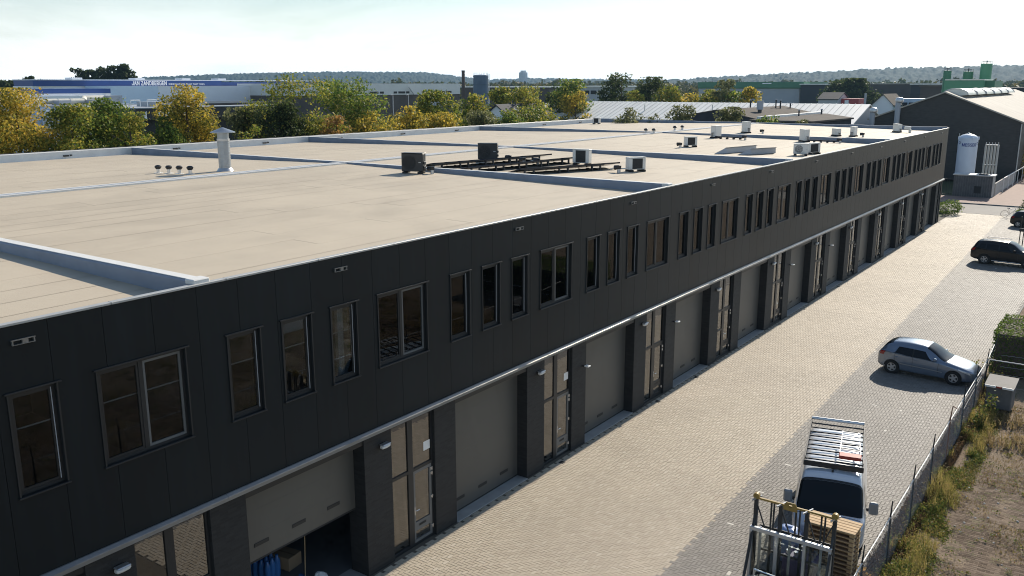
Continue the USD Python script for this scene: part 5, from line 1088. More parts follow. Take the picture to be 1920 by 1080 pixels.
# big dark gabled hall
t = thing('dark_hall', 'big dark gabled hall with pale roof behind the white gas tank', 'building')
gable_house(t, -32.3, -13.55, 132, 205, 7.75, 11.42, 'dark_wall', 'shed_roof', 'y', 0.25, -22.9)
for k in range(6):
    y0 = 134.6 + k * 8.2; b = MB(); ang = np.linspace(0, PI, 11); n = 11
    v = [( -22.1 + 1.55 * math.cos(a), yy, 11.15 + 0.80 * math.sin(a)) for yy in (y0, y0 + 7.4) for a in ang]; f = [(i, i + 1, i + 1 + n, i + n) for i in range(n - 1)]
    v += [(-22.1, y0, 11.0), (-22.1, y0 + 7.4, 11.0)]; b.add(v, f); b.add(v, [(i + 1, i, 2 * n) for i in range(n - 1)] + [(i + n, i + n + 1, 2 * n + 1) for i in range(n - 1)]); rl = b.build('roof_light', 'rooflight', t)
    for yy in (y0, y0 + 7.4): MB().tube([(-22.1 + 1.6 * math.cos(a), yy, 11.15 + 0.84 * math.sin(a)) for a in ang], 0.05, 5).build('rib', 'metal_grey', rl)
MB().cyl((-13.48, 131.7, 0.2), (-13.48, 131.7, 7.6), 0.06, n=8).build('drainpipe', 'offwhite', t); MB().cyl((-20.6, 131.85, 2.0), (-20.6, 131.85, 6.2), 0.06, n=8).build('drainpipe', 'offwhite', t)
for (x, zt) in ((-28.5, 10.5), (-31.75, 9.1)):
    d = thing('exhaust_duct', 'tall grey exhaust duct with a rounded cowl, ' + ('right of the two' if zt > 10 else 'left of the two') + ' beside the dark hall', 'duct', (x, 131.2, 0), 0)
    MB().cyl((0, 0, 3), (0, 0, zt - 0.35), 0.36, n=16).build('duct', 'metal_grey', d, smooth=40); c = MB(); c.lathe([(0.36, zt - 0.4), (0.50, zt - 0.3), (0.55, zt), (0.42, zt + 0.25), (0.0, zt + 0.38)], 16, (0.12, 0, 0)); c.build('cowl', 'alu', d, smooth=40)
# gas tank
t = thing('gas_tank', 'tall white liquid gas tank with dark blue lettering before the dark hall', 'tank', (-17.28, 117.0, 0))
R = 1.06; b = MB(); b.lathe([(0, 0.9), (0.7, 1.0), (R, 1.3), (R, 6.35), (R * 0.93, 6.52), (R * 0.7, 6.72), (R * 0.35, 6.85), (0, 6.9)], 36); b.build('vessel', 'tank_white', t, smooth=40)
for a in range(3): an = a * 2 * PI / 3 + 0.5; MB().cyl((R * 0.85 * math.cos(an), R * 0.85 * math.sin(an), 0.05), (R * 0.85 * math.cos(an), R * 0.85 * math.sin(an), 1.4), 0.1, n=8).build('leg', 'tank_white', t)
for a in (0.2, 2.3, 3.6, 5.3): MB().cbox(R * math.cos(a) - 0.09, R * math.cos(a) + 0.09, R * math.sin(a) - 0.09, R * math.sin(a) + 0.09, 6.2, 6.55, 0.03).build('lifting_lug', 'tank_white', t)
MB().cyl((0, 0, 6.86), (0, 0, 7.02), 0.09, n=10).build('top_valve', 'alu', t)
tx = meshkit.text_mesh('MESSER', 0.36, 0.012, True); v = np.array(tx.vertices); v[:, 0] -= v[:, 0].mean(); wv = np.ptp(v[:, 0]); v[:, 0] *= 1.62 / wv; a0 = math.atan2(-117.0, 17.28) + 0.16
rr = R + 0.004 + v[:, 2]; v = np.stack([rr * np.cos(a0 + v[:, 0] / R), rr * np.sin(a0 + v[:, 0] / R), v[:, 1] + 5.45], 1); put('lettering', (v, tx.faces), 'text_blue', t)
for s_, zz in ((-1.25, 5.85), (1.12, 5.8)):
    m = MB(); m.lathe([(0.10, -0.02), (0.17, -0.02), (0.17, 0.02), (0.10, 0.02), (0.10, -0.02)], 14); a = a0 + s_ * 0.9; m.v = [np.stack([R * math.cos(a) - v[:, 0] * math.sin(a), R * math.sin(a) + v[:, 0] * math.cos(a), zz + v[:, 1]], 1) for v in m.v]; m.build('emblem_ring', 'text_blue', t)
t = thing('vaporizer', 'row of tall grey finned vaporizer columns right of the white tank', 'vaporizer', (-14.75, 117.3, 0))
for k in range(5):
    x = -0.64 + k * 0.32; m = MB(); m.cyl((x, 0, 0.8), (x, 0, 5.75), 0.06, n=8)
    for a in range(4): m.bar((x, 0, 3.2), (x + 0.12 * math.cos(a * PI / 2 + .4), 0.12 * math.sin(a * PI / 2 + .4), 3.2), 0.012, 4.8)
    m.build('fin_column', 'offwhite', t); MB().cyl((x, 0, 5.75), (x, 0, 5.95), 0.04, n=6).build('tip', 'alu', t)
for zz in (0.9, 3.3, 5.6): MB().cbox(-0.72, 0.72, -0.16, 0.16, zz, zz + 0.07, 0.01).build('cross_bar', 'alu', t)
t = thing('valve_house', 'small grey boarded enclosure with a flat pale roof before the tank', 'shed', (-15.62, 113.2, 0))
MB().cbox(-2.0, 2.0, -1.0, 0.9, 0, 2.42, 0.02).build('wall', 'concrete', t)
for k in range(16): MB().cbox(-2.0 + k * 0.25 + 0.01, -2.0 + k * 0.25 + 0.24, -1.035, -1.003, 0.05, 2.40, 0.006).build('board', 'weathered_bin', t)
MB().cbox(-2.12, 2.12, -1.12, 1.0, 2.425, 2.56, 0.02).build('roof', 'offwhite', t); MB().cbox(0.45, 1.45, -0.9, -0.2, 2.57, 2.66, 0.03).build('roof_hatch', 'dark_steel', t); MB().cbox(0.2, 0.9, -1.06, -1.037, 0.5, 1.3, 0.01).build('vent_grille', 'slot_dark', t)
t = thing('yard_fence', 'dark see through bar fence left of the small grey enclosure', 'fence')
for k in range(17): MB().cyl((-21.8 + k * 0.25, 112.4, 0), (-21.8 + k * 0.25, 112.4, 2.0), 0.02, n=6).build('bar', 'dark_steel', t)
for zz in (0.2, 1.9): MB().cbox(-21.9, -17.7, 112.38, 112.42, zz, zz + 0.05, 0.005).build('rail', 'dark_steel', t)
t = thing('boundary_wall', 'grey concrete panel wall with white hand rail along the driveway', 'wall')
for k in range(10): MB().cbox(-13.72, -13.55, 114.4 + k * 2.6, 116.97 + k * 2.6, 0, 1.5, 0.01).build('panel', 'concrete', t)
MB().tube([(-13.3, 119, 1.75), (-13.1, 140, 1.75)], 0.05, 6).build('hand_rail', 'white_paint', t)
for k in range(6): MB().cyl((-13.3 + k * 0.04, 119 + k * 4.2, 0), (-13.3 + k * 0.04, 119 + k * 4.2, 1.75), 0.04, n=6).build('rail_post', 'white_paint', t)
shrub('shrub', 'autumn coloured bush at the right edge beside the driveway wall', -12.4, 139.5, 2.6, 5.2, 'leaf_yellow', 1800, 0.35, 41)
# white roofed works with cross wings
t = thing('white_roof_works', 'long works building with a wide white ribbed roof across the street', 'building')
gable_house(t, -97, -37, 141, 159, 6.6, 9.3, 'metal_grey', 'white_roof', 'x', 0.3)
for k in range(60):
    x = -97 + k; MB().bar((x, 140.75, 6.77), (x, 149.9, 9.53), 0.10, 0.07).build('roof_rib', 'white_roof', t)
for x, h in ((-89.5, .7), (-86.7, .9), (-74, .9), (-61.2, 1.0)): MB().cyl((x, 145, 7.8), (x, 145, 8.2 + h), 0.09, n=8).build('roof_stack', 'offwhite', t)
t = thing('brown_wing', 'dark roofed wing with a navy gable in front of the white roof', 'building')
gable_house(t, -54.5, -42.4, 115.4, 141.8, 8.0, 9.15, 'slate', 'brown_roof', 'y', 0.1, -48.0, 0.12)
MB().box(-42.3, -41.5, 115, 141, 0, 8.46).build('gutter_wall', 'white_roof', t)
t = thing('grey_wing', 'lower wing with a flat grey brown roof beside the white gutter', 'building')
MB().extr(Polygon([(-41.4, 110), (-33.6, 110), (-32.9, 125), (-40.9, 140.7), (-41.4, 140.7)]), 0, 8.0).build('wall', 'slate', t); MB().extr(Polygon([(-41.45, 109.8), (-33.4, 109.8), (-32.6, 125.1), (-40.9, 140.9), (-41.45, 140.9)]), 8.01, 8.2).build('roof', 'brown_roof', t)
t = thing('cooling_fan', 'grey cylindrical roof ventilator standing on the brown wing', 'ventilator', (-45.2, 123.9, 8.6))
MB().cyl((0, 0, 0), (0, 0, 0.55), 0.28, n=14).build('base', 'dark_steel', t); MB().cyl((0, 0, 0.5), (0, 0, 1.7), 0.46, n=18).build('drum', 'metal_grey', t, smooth=40)
for i, (x, y, z0, h, lab) in enumerate(((-48.9, 130, 9.0, 1.3, 'thin dark stack on the ridge left of the roof ventilator'), (-47.0, 135.6, 8.9, 1.4, 'left one of a pair of thin dark stacks on the brown wing'), (-46.5, 136.2, 8.8, 1.4, 'right one of a pair of thin dark stacks on the brown wing'), (-46.3, 140.2, 8.7, 1.0, 'short dark stack right of the pair on the brown wing'), (-40.9, 127.8, 8.2, 0.8, 'short grey stack on the white gutter, nearer one'), (-40.4, 136.8, 8.2, 0.7, 'short grey stack on the white gutter, farther one'))):
    q = thing('roof_stack', lab, 'stack', (x, y, z0), 0, 'thin stacks on the wings'); MB().cyl((0, 0, 0), (0, 0, h), 0.11, n=8).build('pipe', 'dark_steel', q); MB().cyl((0, 0, h - 0.05), (0, 0, h + 0.1), 0.17, n=8).build('cap', 'metal_grey', q)

# ================================================================== LEFT AND CENTRE BACKGROUND
t = thing('blue_white_factory', 'long white factory with a deep blue fascia and white lettering', 'building')
MB().box(-209, -200.3, 101, 184, 0, 12.4).build('wall', 'wall_white', t); MB().box(-208.5, -200, 101, 150, 12.41, 13.65).build('fascia', 'sign_blue', t); MB().box(-208.5, -200.1, 150, 184, 12.41, 13.35).build('fascia', 'sign_blue', t); MB().box(-209, -199.9, 101, 184, 13.66, 13.85).build('roof_trim', 'wall_white', t)
def wall_text(txt, h, x, y0, y1, z0, m, parent, name='lettering', bold=True):
    tx = meshkit.text_mesh(txt, h, 0.06, bold); v = np.array(tx.vertices); v[:, 0] -= v[:, 0].min(); v[:, 0] *= (y1 - y0) / v[:, 0].max(); return put(name, (np.stack([v[:, 2] + x, y0 + v[:, 0], z0 + v[:, 1]], 1), tx.faces), m, parent)
wall_text('JAN ZANDBERGEN', 0.95, -199.99, 124.4, 133.8, 12.58, 'sign_white', t); wall_text('INNOVATION THAT MATTERS', 0.42, -199.99, 134.3, 144.7, 12.62, 'sign_white', t, bold=False)
MB().box(-200.2, -190, 112.7, 124.8, 0, 12.4).build('annex', 'wall_iceblue', t); MB().box(-200.2, -190, 124.81, 176, 0, 12.3).build('annex', 'wall_white', t)
for y in (112, 128, 141, 152): MB().box(-207, -204, y, y + 2.5, 13.86, 14.3).build('roof_unit', 'wall_white', t)
t = thing('low_blue_factory', 'lower white building with a blue band in front of the long factory', 'building')
MB().box(-177, -172.1, 82, 102.2, 0, 11.0).build('wall', 'wall_white', t); MB().box(-177, -172, 82, 102.2, 11.01, 11.9).build('fascia', 'sign_blue', t); MB().box(-171.9, -168, 70, 101, 0, 10.6).build('annex', 'wall_white', t); MB().box(-172, -167.9, 97.0, 98.0, 9.6, 10.3).build('window', 'slot_dark', t)
t = thing('white_low_building', 'low white flat roofed building behind the yellow trees at left', 'building')
MB().box(-135, -118, 40, 73.6, 0, 9.75).build('wall', 'wall_iceblue', t); MB().box(-135.2, -117.8, 40, 73.8, 9.76, 9.95).build('roof_edge', 'roof_grey', t); MB().box(-117.5, -109, 60, 66.8, 0, 9.3).build('annex', 'wall_white', t)
for (y, z) in ((63.8, 9.96), (68.5, 9.96)): MB().box(-122, -120, y, y + 1.6, z, z + 0.6).build('roof_unit', 'wall_lightgrey', t)
for y in (60.5, 62.5, 63.6): MB().tube([(-117.7, y, 7.6), (-117.3, y, 8.9), (-117.3, y + 0.3, 9.2), (-117.3, y + 0.6, 8.9)], 0.12, 6).build('wall_vent', 'white_paint', t)
t = thing('roof_duct', 'thick cream insulated duct lying along a low white roof', 'duct')
d = MB(); d.cyl((-122, 50, 10.4), (-122, 68.3, 10.4), 0.36, n=16); d.build('duct', 'pipe_cream', t, smooth=40); MB().tube([(-122, 68.3, 10.4), (-124, 69.5, 10.7), (-124, 72.5, 10.7)], 0.42, 14).build('bend', 'pipe_cream', t, smooth=40); MB().box(-125, -122.5, 72.5, 74.5, 9.9, 11.1).build('fan_box', 'metal_grey', t)
for y in np.arange(51, 68, 1.7): MB().cyl((-122, y, 10.4), (-122, y + 0.08, 10.4), 0.385, n=16).build('band', 'alu', t)
t = thing('black_building', 'black box building with white sign letters behind the golden tree', 'building')
MB().box(-118, -100, 62.4, 84.5, 8.4, 9.75).build('upper_wall', 'wall_black', t); MB().box(-118, -101.5, 62.6, 84.5, 0, 8.39).build('lower_wall', 'wall_black', t); MB().box(-118, -99.9, 62.3, 84.6, 9.76, 9.86).build('roof_edge', 'roof_grey', t); MB().box(-118, -104, 75, 88, 9.87, 10.15).build('upper_wall', 'wall_black', t)
wall_text('DJVVS', 0.52, -99.99, 65.35, 69.6, 8.85, 'sign_white', t); MB().extr(Polygon([(63.45, 8.42), (63.75, 8.42), (63.75, 9.45), (63.3, 8.95), (63.45, 8.9)]), -99.99, -99.9, lambda v: np.stack([v[:, 2], v[:, 0], v[:, 1]], 1)).build('white_mark', 'sign_white', t)
for y in (64.3, 66.6): MB().tube([(-104, y, 9.87), (-104, y, 10.7), (-104, y + 1.3, 10.7), (-104, y + 1.3, 9.87)], 0.06, 6).build('roof_frame', 'white_paint', t)
MB().box(-108, -104, 67.6, 75.5, 9.87, 10.45).build('roof_plant', 'metal_grey', t)
t = thing('grey_metal_hall', 'grey metal clad hall over dark brown brick behind the trees', 'building')
MB().box(-195, -165.05, 151, 206.2, 10.0, 12.95).build('metal_wall', 'hall_metal', t); MB().box(-195, -165.2, 151, 206.2, 0, 9.99).build('brick_wall', 'wall_brown', t)
for (a, b) in ((169, 172.2), (172.8, 174.2), (178, 179.3), (179.8, 182.5), (182.9, 184.2), (189.5, 190.7), (191.2, 193.8), (194.3, 195.4), (196.9, 199.2), (199.8, 202.2)): MB().box(-165.1, -165.0, a, b, 10.35, 10.9).build('window', 'slot_dark', t)
MB().bar((-164.5, 183.5, 12.0), (-164.5, 185.6, 10.0), 0.25, 0.25).build('outside_pipe', 'alu', t); MB().box(-168, -164.4, 186.3, 196, 6.2, 8.0).build('loading_bay', 'wall_lightgrey', t)
for (x, y, lab) in ((-102.1, 109.9, 'left thin grey lamp post in front of the grey hall'), (-100.5, 111.9, 'right thin grey lamp post in front of the grey hall')):
    q = thing('lamp_post', lab, 'lamp post', (x, y, 0), 0, 'lamp posts by the grey hall'); MB().cyl((0, 0, 0), (0, 0, 10.9), 0.09, 0.06, n=8).build('pole', 'wall_lightgrey', q); MB().cbox(-0.1, 0.1, -0.5, 0.05, 10.9, 11.05, 0.03).build('lamp_head', 'wall_lightgrey', q)
t = thing('storage_silo', 'blue grey round storage silo with a ladder and railing', 'silo', (-127.4, 166.8, 0))
MB().lathe([(0, 14.9), (1.75, 14.7), (1.75, 0)], 28).build('tank', 'silo_blue', t, smooth=40)
for zz in (8.5, 10.6, 12.7): MB().lathe([(1.76, zz), (1.80, zz + 0.05), (1.76, zz + 0.1)], 28).build('hoop', 'silo_blue', t)
MB().cyl((1.75, 0.9, 5), (1.75, 0.9, 15.0), 0.09, n=6).build('ladder', 'white_paint', t)
rl = MB()
for a in range(12): rl.cyl((1.6 * math.cos(a * PI / 6), 1.6 * math.sin(a * PI / 6), 14.7), (1.6 * math.cos(a * PI / 6), 1.6 * math.sin(a * PI / 6), 15.3), 0.03, n=5)
rl.build('railing', 'dark_steel', t)
t = thing('chimney', 'slim brown brick chimney just left of the blue grey silo', 'chimney', (-127.5, 160.5, 0)); MB().cyl((0, 0, 0), (0, 0, 15.6), 0.42, 0.36, n=14).build('shaft', 'wall_brown', t); MB().cyl((0, 0, 15.5), (0, 0, 15.75), 0.42, n=14).build('rim', 'dark_steel', t)
t = thing('slate_house', 'house with a dark slate roof and skylights among the trees', 'house'); gable_house(t, -77.0, -71.0, 100.5, 111, 7.6, 9.75, 'wall_white', 'slate', 'y', 0.3)
for y in (103.4, 107.4): MB().bar((-73.0, y, 9.25), (-72.2, y, 8.96), 0.8, 0.12).build('skylight', 'rooflight', t)
MB().box(-74.8, -74.2, 109, 109.6, 9.6, 10.5).build('roof_chimney', 'brick_house', t)
for (nm, lab, x0, x1, y0, y1, z, wl, rf) in (
    ('pale_shed', 'long low shed with a bright roof right of the silo', -206, -168, 258, 290, 12.0, 'wall_brown', 'white_roof'),
    ('flat_office', 'grey flat roofed building between the trees behind the white roof', -136, -126, 222, 240, 12.2, 'wall_lightgrey', 'white_roof'),
    ('green_depot', 'long distant building with a green band behind the yellow trees', -170, -124, 386, 420, 11.2, 'metal_grey', 'green_dark'),
    ('far_hall', 'distant hall with a flat sunlit roof right of the broad dark tree', -104, -78, 408, 440, 13.0, 'wall_brown', 'shed_roof'),
    ('far_hall', 'distant dark hall with a small bright roof left of the green silos', -77, -62, 373, 400, 12.8, 'slate', 'white_roof'),
    ('brick_block', 'dark brick block just left of the green silos', -58, -50, 294, 312, 12.2, 'wall_brown', 'brown_roof'),
    ('far_hall', 'dark low hall at the right edge beyond the pale roof', -40, -12, 297, 330, 11.6, 'slate', 'slate'),
    ('sunlit_shed', 'small shed with a bright roof right of the green banded building', -122, -112, 381, 392, 12.8, 'slate', 'white_roof')):
    t = thing(nm, lab, 'building'); MB().box(x0, x1, y0, y1, 0, z - 0.3).build('wall', wl, t); MB().box(x0 - 0.4, x1 + 0.4, y0 - 0.4, y1 + 0.4, z - 0.29, z + 0.1).build('roof', rf, t)
    if nm == 'green_depot': MB().box(x0, x1 + 2, y0 - 1, y1, z + 0.11, 13.75).build('fascia', 'green_dark', t); MB().box(-140, -136, y0 - 1.1, y0 - 1.001, 12.9, 13.3).build('sign', 'sign_white', t)
    if nm == 'flat_office':
        for k in range(4): MB().box(x0 + 1 + k * 2.3, x0 + 2.8 + k * 2.3, y0 - 0.05, y0 - 0.001, z - 2.2, z - 1.2).build('window', 'slot_dark', t)
t = thing('gabled_house', 'small house with a white gable beyond the works roofs', 'house'); gable_house(t, -52, -47.6, 214, 226, 8.1, 10.3, 'wall_white', 'brown_roof', 'y', 0.3)
MB().box(-54.4, -54.0, 216, 216.4, 8, 10.6).build('flue', 'metal_grey', t)
t = thing('terraced_house', 'small grey house with dormers and a red front beyond the works', 'house'); gable_house(t, -72, -67, 240, 250, 8.8, 10.4, 'wall_lightgrey', 'slate', 'x', 0.3); MB().box(-66.9, -62.5, 243, 250, 0, 9.0).build('red_front', 'plaster_red', t); MB().box(-66, -65, 242.95, 242.999, 7.6, 8.6).build('window', 'sign_white', t)
t = thing('blue_office', 'pale blue office with a strip of windows left of the dark hall roof', 'building'); MB().box(-49.5, -44, 224, 236, 0, 9.3).build('wall', 'wall_iceblue', t)
for k in range(4): MB().box(-48.9 + k * 1.25, -47.9 + k * 1.25, 223.95, 223.999, 7.6, 8.5).build('window', 'slate', t)
for i, (x, y, r, z, lab) in enumerate(((-39.3, 226.6, 0.85, 15.6, 'left green silo behind the pale roof, shorter'), (-35.1, 227.3, 1.05, 15.4, 'middle green silo behind the pale roof'), (-31.65, 227.8, 1.2, 17.1, 'right green silo behind the pale roof, tallest'))):
    q = thing('green_silo', lab, 'silo', (x, y, 0), 0, 'green silos beyond the dark hall'); MB().lathe([(0, z), (r, z - 0.05), (r, 0)], 24).build('tank', 'green_sheet' if i == 2 else 'green_dark', q, smooth=40); MB().cyl((0, 0, z - 0.05), (0, 0, z + 0.7), 0.12, n=6).build('vent', 'dark_steel', q)
    rl = MB(); rl.tube([(r * 0.9 * math.cos(a), r * 0.9 * math.sin(a), z + 0.5) for a in np.linspace(0, 2 * PI, 13)], 0.03, 4)
    for a in range(6): rl.cyl((r * 0.9 * math.cos(a * PI / 3), r * 0.9 * math.sin(a * PI / 3), z - 0.05), (r * 0.9 * math.cos(a * PI / 3), r * 0.9 * math.sin(a * PI / 3), z + 0.5), 0.03, n=4)
    rl.build('railing', 'dark_steel', q)
t = thing('green_shed', 'green sheet metal building with a white roof edge under the silos', 'building'); MB().box(-37.2, -29.6, 212, 224, 0, 13.4).build('wall', 'green_sheet', t); MB().box(-37.1, -29.5, 211.9, 224.1, 13.41, 13.65).build('roof_edge', 'rooflight', t); MB().box(-29.59, -27.8, 214, 226, 0, 13.3).build('annex', 'green_dark', t)
t = thing('tower_block', 'distant grey tower block rising above the wooded horizon', 'tower'); MB().box(-1489, -1470, 2130, 2145, 0, 48).build('wall', 'wall_lightgrey', t); MB().box(-1485, -1474, 2132, 2143, 48, 53).build('roof_house', 'wall_lightgrey', t)
for k in range(6): MB().box(-1488, -1471, 2129.5, 2129.9, 34 + k * 2.3, 35.1 + k * 2.3).build('window', 'metal_grey', t)
# ================================================================== TREES
TREES = [
    (-61.3, 29.5, 12.25, 3.32, 'leaf_yellow', 68, 'big yellow orange tree cut by the left edge of the picture'),
    (-58.0, 31.4, 11.29, 1.92, 'leaf_yellow_green', 66, 'lower yellow green tree between the left edge tree and the bushy green tree'),
    (-59.8, 34.5, 11.58, 2.66, 'leaf_green', 69, 'bushy green tree left of the black building with a white sign'),
    (-57.1, 35.0, 10.66, 1.53, 'leaf_yellow_green', 67, 'low green bush like tree just left of the dark gap under the black sign'),
    (-59.2, 41.0, 12.59, 1.95, 'leaf_yellow', 72, 'pointed golden tree in front of the blue fascia lettering'),
    (-58.5, 38.4, 10.18, 1.54, 'leaf_green', 70, 'low green tree at the foot of the pointed golden tree'),
    (-63.1, 49.1, 10.61, 1.99, 'leaf_olive', 80, 'sparse grey green tree in front of the black wall'),
    (-55.4, 44.4, 9.50, 1.62, 'leaf_yellow_green', 71, 'small leafy shrub by the roof edge under the grey green tree'),
    (-60.4, 52.4, 13.48, 3.5, 'leaf_yellow_green', 80, 'tallest broad tree, green and gold, left of the dark green one'),
    (-58.2, 48.9, 11.23, 1.95, 'leaf_dark', 76, 'dark tree at the shaded foot of the tallest broad tree'),
    (-60.0, 58.8, 13.16, 3.7, 'leaf_green', 84, 'tall deep green tree right of the tallest broad tree'),
    (-57.0, 51.8, 10.55, 2.45, 'leaf_yellow_green', 77, 'rounded golden green tree in front of the two tallest trees'),
    (-55.1, 52.3, 10.00, 1.59, 'leaf_rust', 76, 'small rust coloured tree by the roof edge under the two tallest trees'),
    (-55.9, 57.3, 10.31, 2.43, 'leaf_yellow', 80, 'low orange yellow tree right of the rust coloured one'),
    (-56.4, 62.3, 10.57, 2.07, 'leaf_yellow', 84, 'orange tree with rounded top below the grey metal hall'),
    (-64.5, 69.8, 9.56, 2.01, 'leaf_olive', 95, 'grey green bush behind the orange trees below the grey hall'),
    (-59.4, 70.3, 11.96, 2.70, 'leaf_yellow_green', 92, 'yellow tipped green tree in front of the right part of the grey hall'),
    (-55.4, 65.7, 9.92, 2.33, 'leaf_yellow', 86, 'low golden tree by the roof edge under the yellow tipped tree'),
    (-61.4, 78.9, 11.56, 2.00, 'leaf_yellow_green', 100, 'slender golden green tree below the blue silo'),
    (-56.9, 74.8, 9.88, 2.56, 'leaf_olive', 94, 'grey green rounded tree by the roof edge in front of the slate roof'),
    (-79.5, 109.1, 12.24, 2.38, 'leaf_yellow_green', 135, 'green tree just right of the blue silo'),
    (-74.9, 108.7, 12.24, 3.41, 'leaf_yellow_green', 132, 'broad green and bronze tree left of the white ribbed roof'),
    (-60.5, 84.6, 9.78, 2.46, 'leaf_green', 104, 'rounded green tree overlapping the slate roof'),
    (-60.2, 89.7, 9.99, 3.32, 'leaf_yellow_green', 108, 'spreading yellow green tree at the left end of the white roof'),
    (-89.3, 144.6, 13.42, 3.78, 'leaf_green', 170, 'bright green tree behind the left part of the white roof'),
    (-86.0, 140.8, 11.32, 2.71, 'leaf_yellow', 165, 'small yellow tree at the foot of the bright green one'),
    (-92.7, 144.9, 12.65, 2.62, 'leaf_dark', 172, 'dark narrow tree left of the bright green one'),
    (-90.8, 166.9, 14.80, 4.64, 'leaf_dark', 190, 'tall dark green tree behind the white roof'),
    (-84.8, 167.8, 13.92, 4.58, 'leaf_dark', 188, 'second dark green tree, right of the tall dark one behind the white roof'),
    (-84.6, 161.1, 11.61, 1.91, 'leaf_yellow_green', 182, 'small yellowish tree between the two dark green trees'),
    (-80.6, 167.6, 12.85, 3.01, 'leaf_yellow_green', 186, 'golden round tree right of the two dark green trees'),
    (-76.9, 169.4, 11.17, 3.65, 'leaf_yellow', 186, 'yellow tree in the row behind the white roof'),
    (-73.0, 171.1, 11.38, 3.64, 'leaf_yellow_green', 186, 'yellow green tree in the middle of the row behind the white roof'),
    (-70.3, 172.2, 13.45, 2.34, 'leaf_olive', 186, 'tall thin tree standing above the row behind the white roof'),
    (-68.2, 170.9, 11.18, 3.16, 'leaf_green', 184, 'low green tree under the tall thin one behind the white roof'),
    (-64.7, 172.3, 12.00, 2.51, 'leaf_yellow', 184, 'bronze tree at the right end of the row behind the white roof'),
    (-84.4, 319.0, 14.26, 7.97, 'leaf_dark', 330, 'broad dark tree standing beside the far pale roof'),
    (-47.7, 89.0, 9.98, 2.25, 'leaf_olive', 101, 'wispy olive shrub top in front of the white roof, left one'),
    (-44.7, 90.6, 9.47, 1.30, 'leaf_olive', 101, 'smallest wispy shrub top in front of the white roof'),
    (-42.5, 91.6, 10.29, 2.23, 'leaf_olive', 101, 'wispy olive shrub top with a tall shoot before the dark gable'),
    (-38.0, 95.8, 10.03, 2.13, 'leaf_olive', 103, 'olive shrub top in front of the brown roof'),
    (-34.4, 98.1, 9.10, 2.01, 'leaf_green', 104, 'low green shrub top beside the white roof gutter'),
    (-31.2, 98.1, 8.71, 1.28, 'leaf_olive', 103, 'pale thin shrub top by the grey roof edge'),
]

FAR_STAND = [(-379.6, 179.7, 14.7, 4.7), (-377.6, 184.0, 14.3, 3.9), (-375.3, 188.6, 16.0, 3.0), (-373.6, 191.9, 14.9, 2.2), (-367.4, 203.5, 19.5, 4.4), (-365.0, 207.8, 18.7, 4.0), (-362.4, 212.3, 20.0, 4.5), (-359.9, 216.5, 20.5, 4.1), (-357.7, 220.1, 21.2, 3.6)]
FAR_LAB = ['dark tree cut by the left edge behind the factory', 'dark tree second from the left edge on the skyline', 'pointed dark tree just left of the blue fascia end', 'low dark tree touching the left end of the blue fascia', 'left tree of the tall dark stand above the factory roof', 'second tree of the tall dark stand above the factory roof', 'middle tree of the tall dark stand above the factory roof', 'fourth tree of the tall dark stand above the factory roof', 'right and tallest tree of the dark stand above the factory roof']
def crown_points(rg, n, R, z0, z1, seed, wisp=0.0):
    """leaf positions in clumps spread through an uneven crown"""
    k = 26; hz = z1 - z0; C_ = []; r_ = []
    for i in range(k):
        u = rg.random(); zz = z0 + hz * (0.08 + 0.86 * u); prof = math.sin(PI * min(0.98, 0.22 + 0.68 * u)) ** 0.6
        a = rg.uniform(0, 2 * PI); q = R * prof * math.sqrt(rg.random()) * 0.82
        C_.append((q * math.cos(a), q * math.sin(a), zz)); r_.append(R * rg.uniform(0.24, 0.44) * (0.65 + 0.5 * prof))
    C_.append((rg.normal(0, R * 0.12), rg.normal(0, R * 0.12), z1 - R * 0.16)); r_.append(R * 0.20)
    for i in range(6):
        a = rg.uniform(0, 2 * PI); u = rg.uniform(0.25, 0.85); C_.append((R * 0.86 * math.cos(a) * math.sin(PI * u) ** .6, R * 0.86 * math.sin(a) * math.sin(PI * u) ** .6, z0 + hz * u)); r_.append(R * rg.uniform(0.14, 0.24))
    C_, r_ = np.array(C_), np.array(r_); w = r_ ** 2; b = rg.choice(len(r_), n, p=w / w.sum())
    d = rg.normal(size=(n, 3)); d /= np.linalg.norm(d, axis=1, keepdims=True); rad = r_[b] * rg.uniform(0.25, 1.0, n) ** 0.45
    P = C_[b] + d * rad[:, None] * [1, 1, 0.85] + rg.normal(0, 0.05 * R, (n, 3))
    keep = meshkit.fbm(P * (2.6 / max(R, 1)) + seed, 3, seed) > 0.31 + wisp
    P[:, 2] = np.minimum(P[:, 2], z1 + 0.02 * R)
    return P[keep], d[keep]
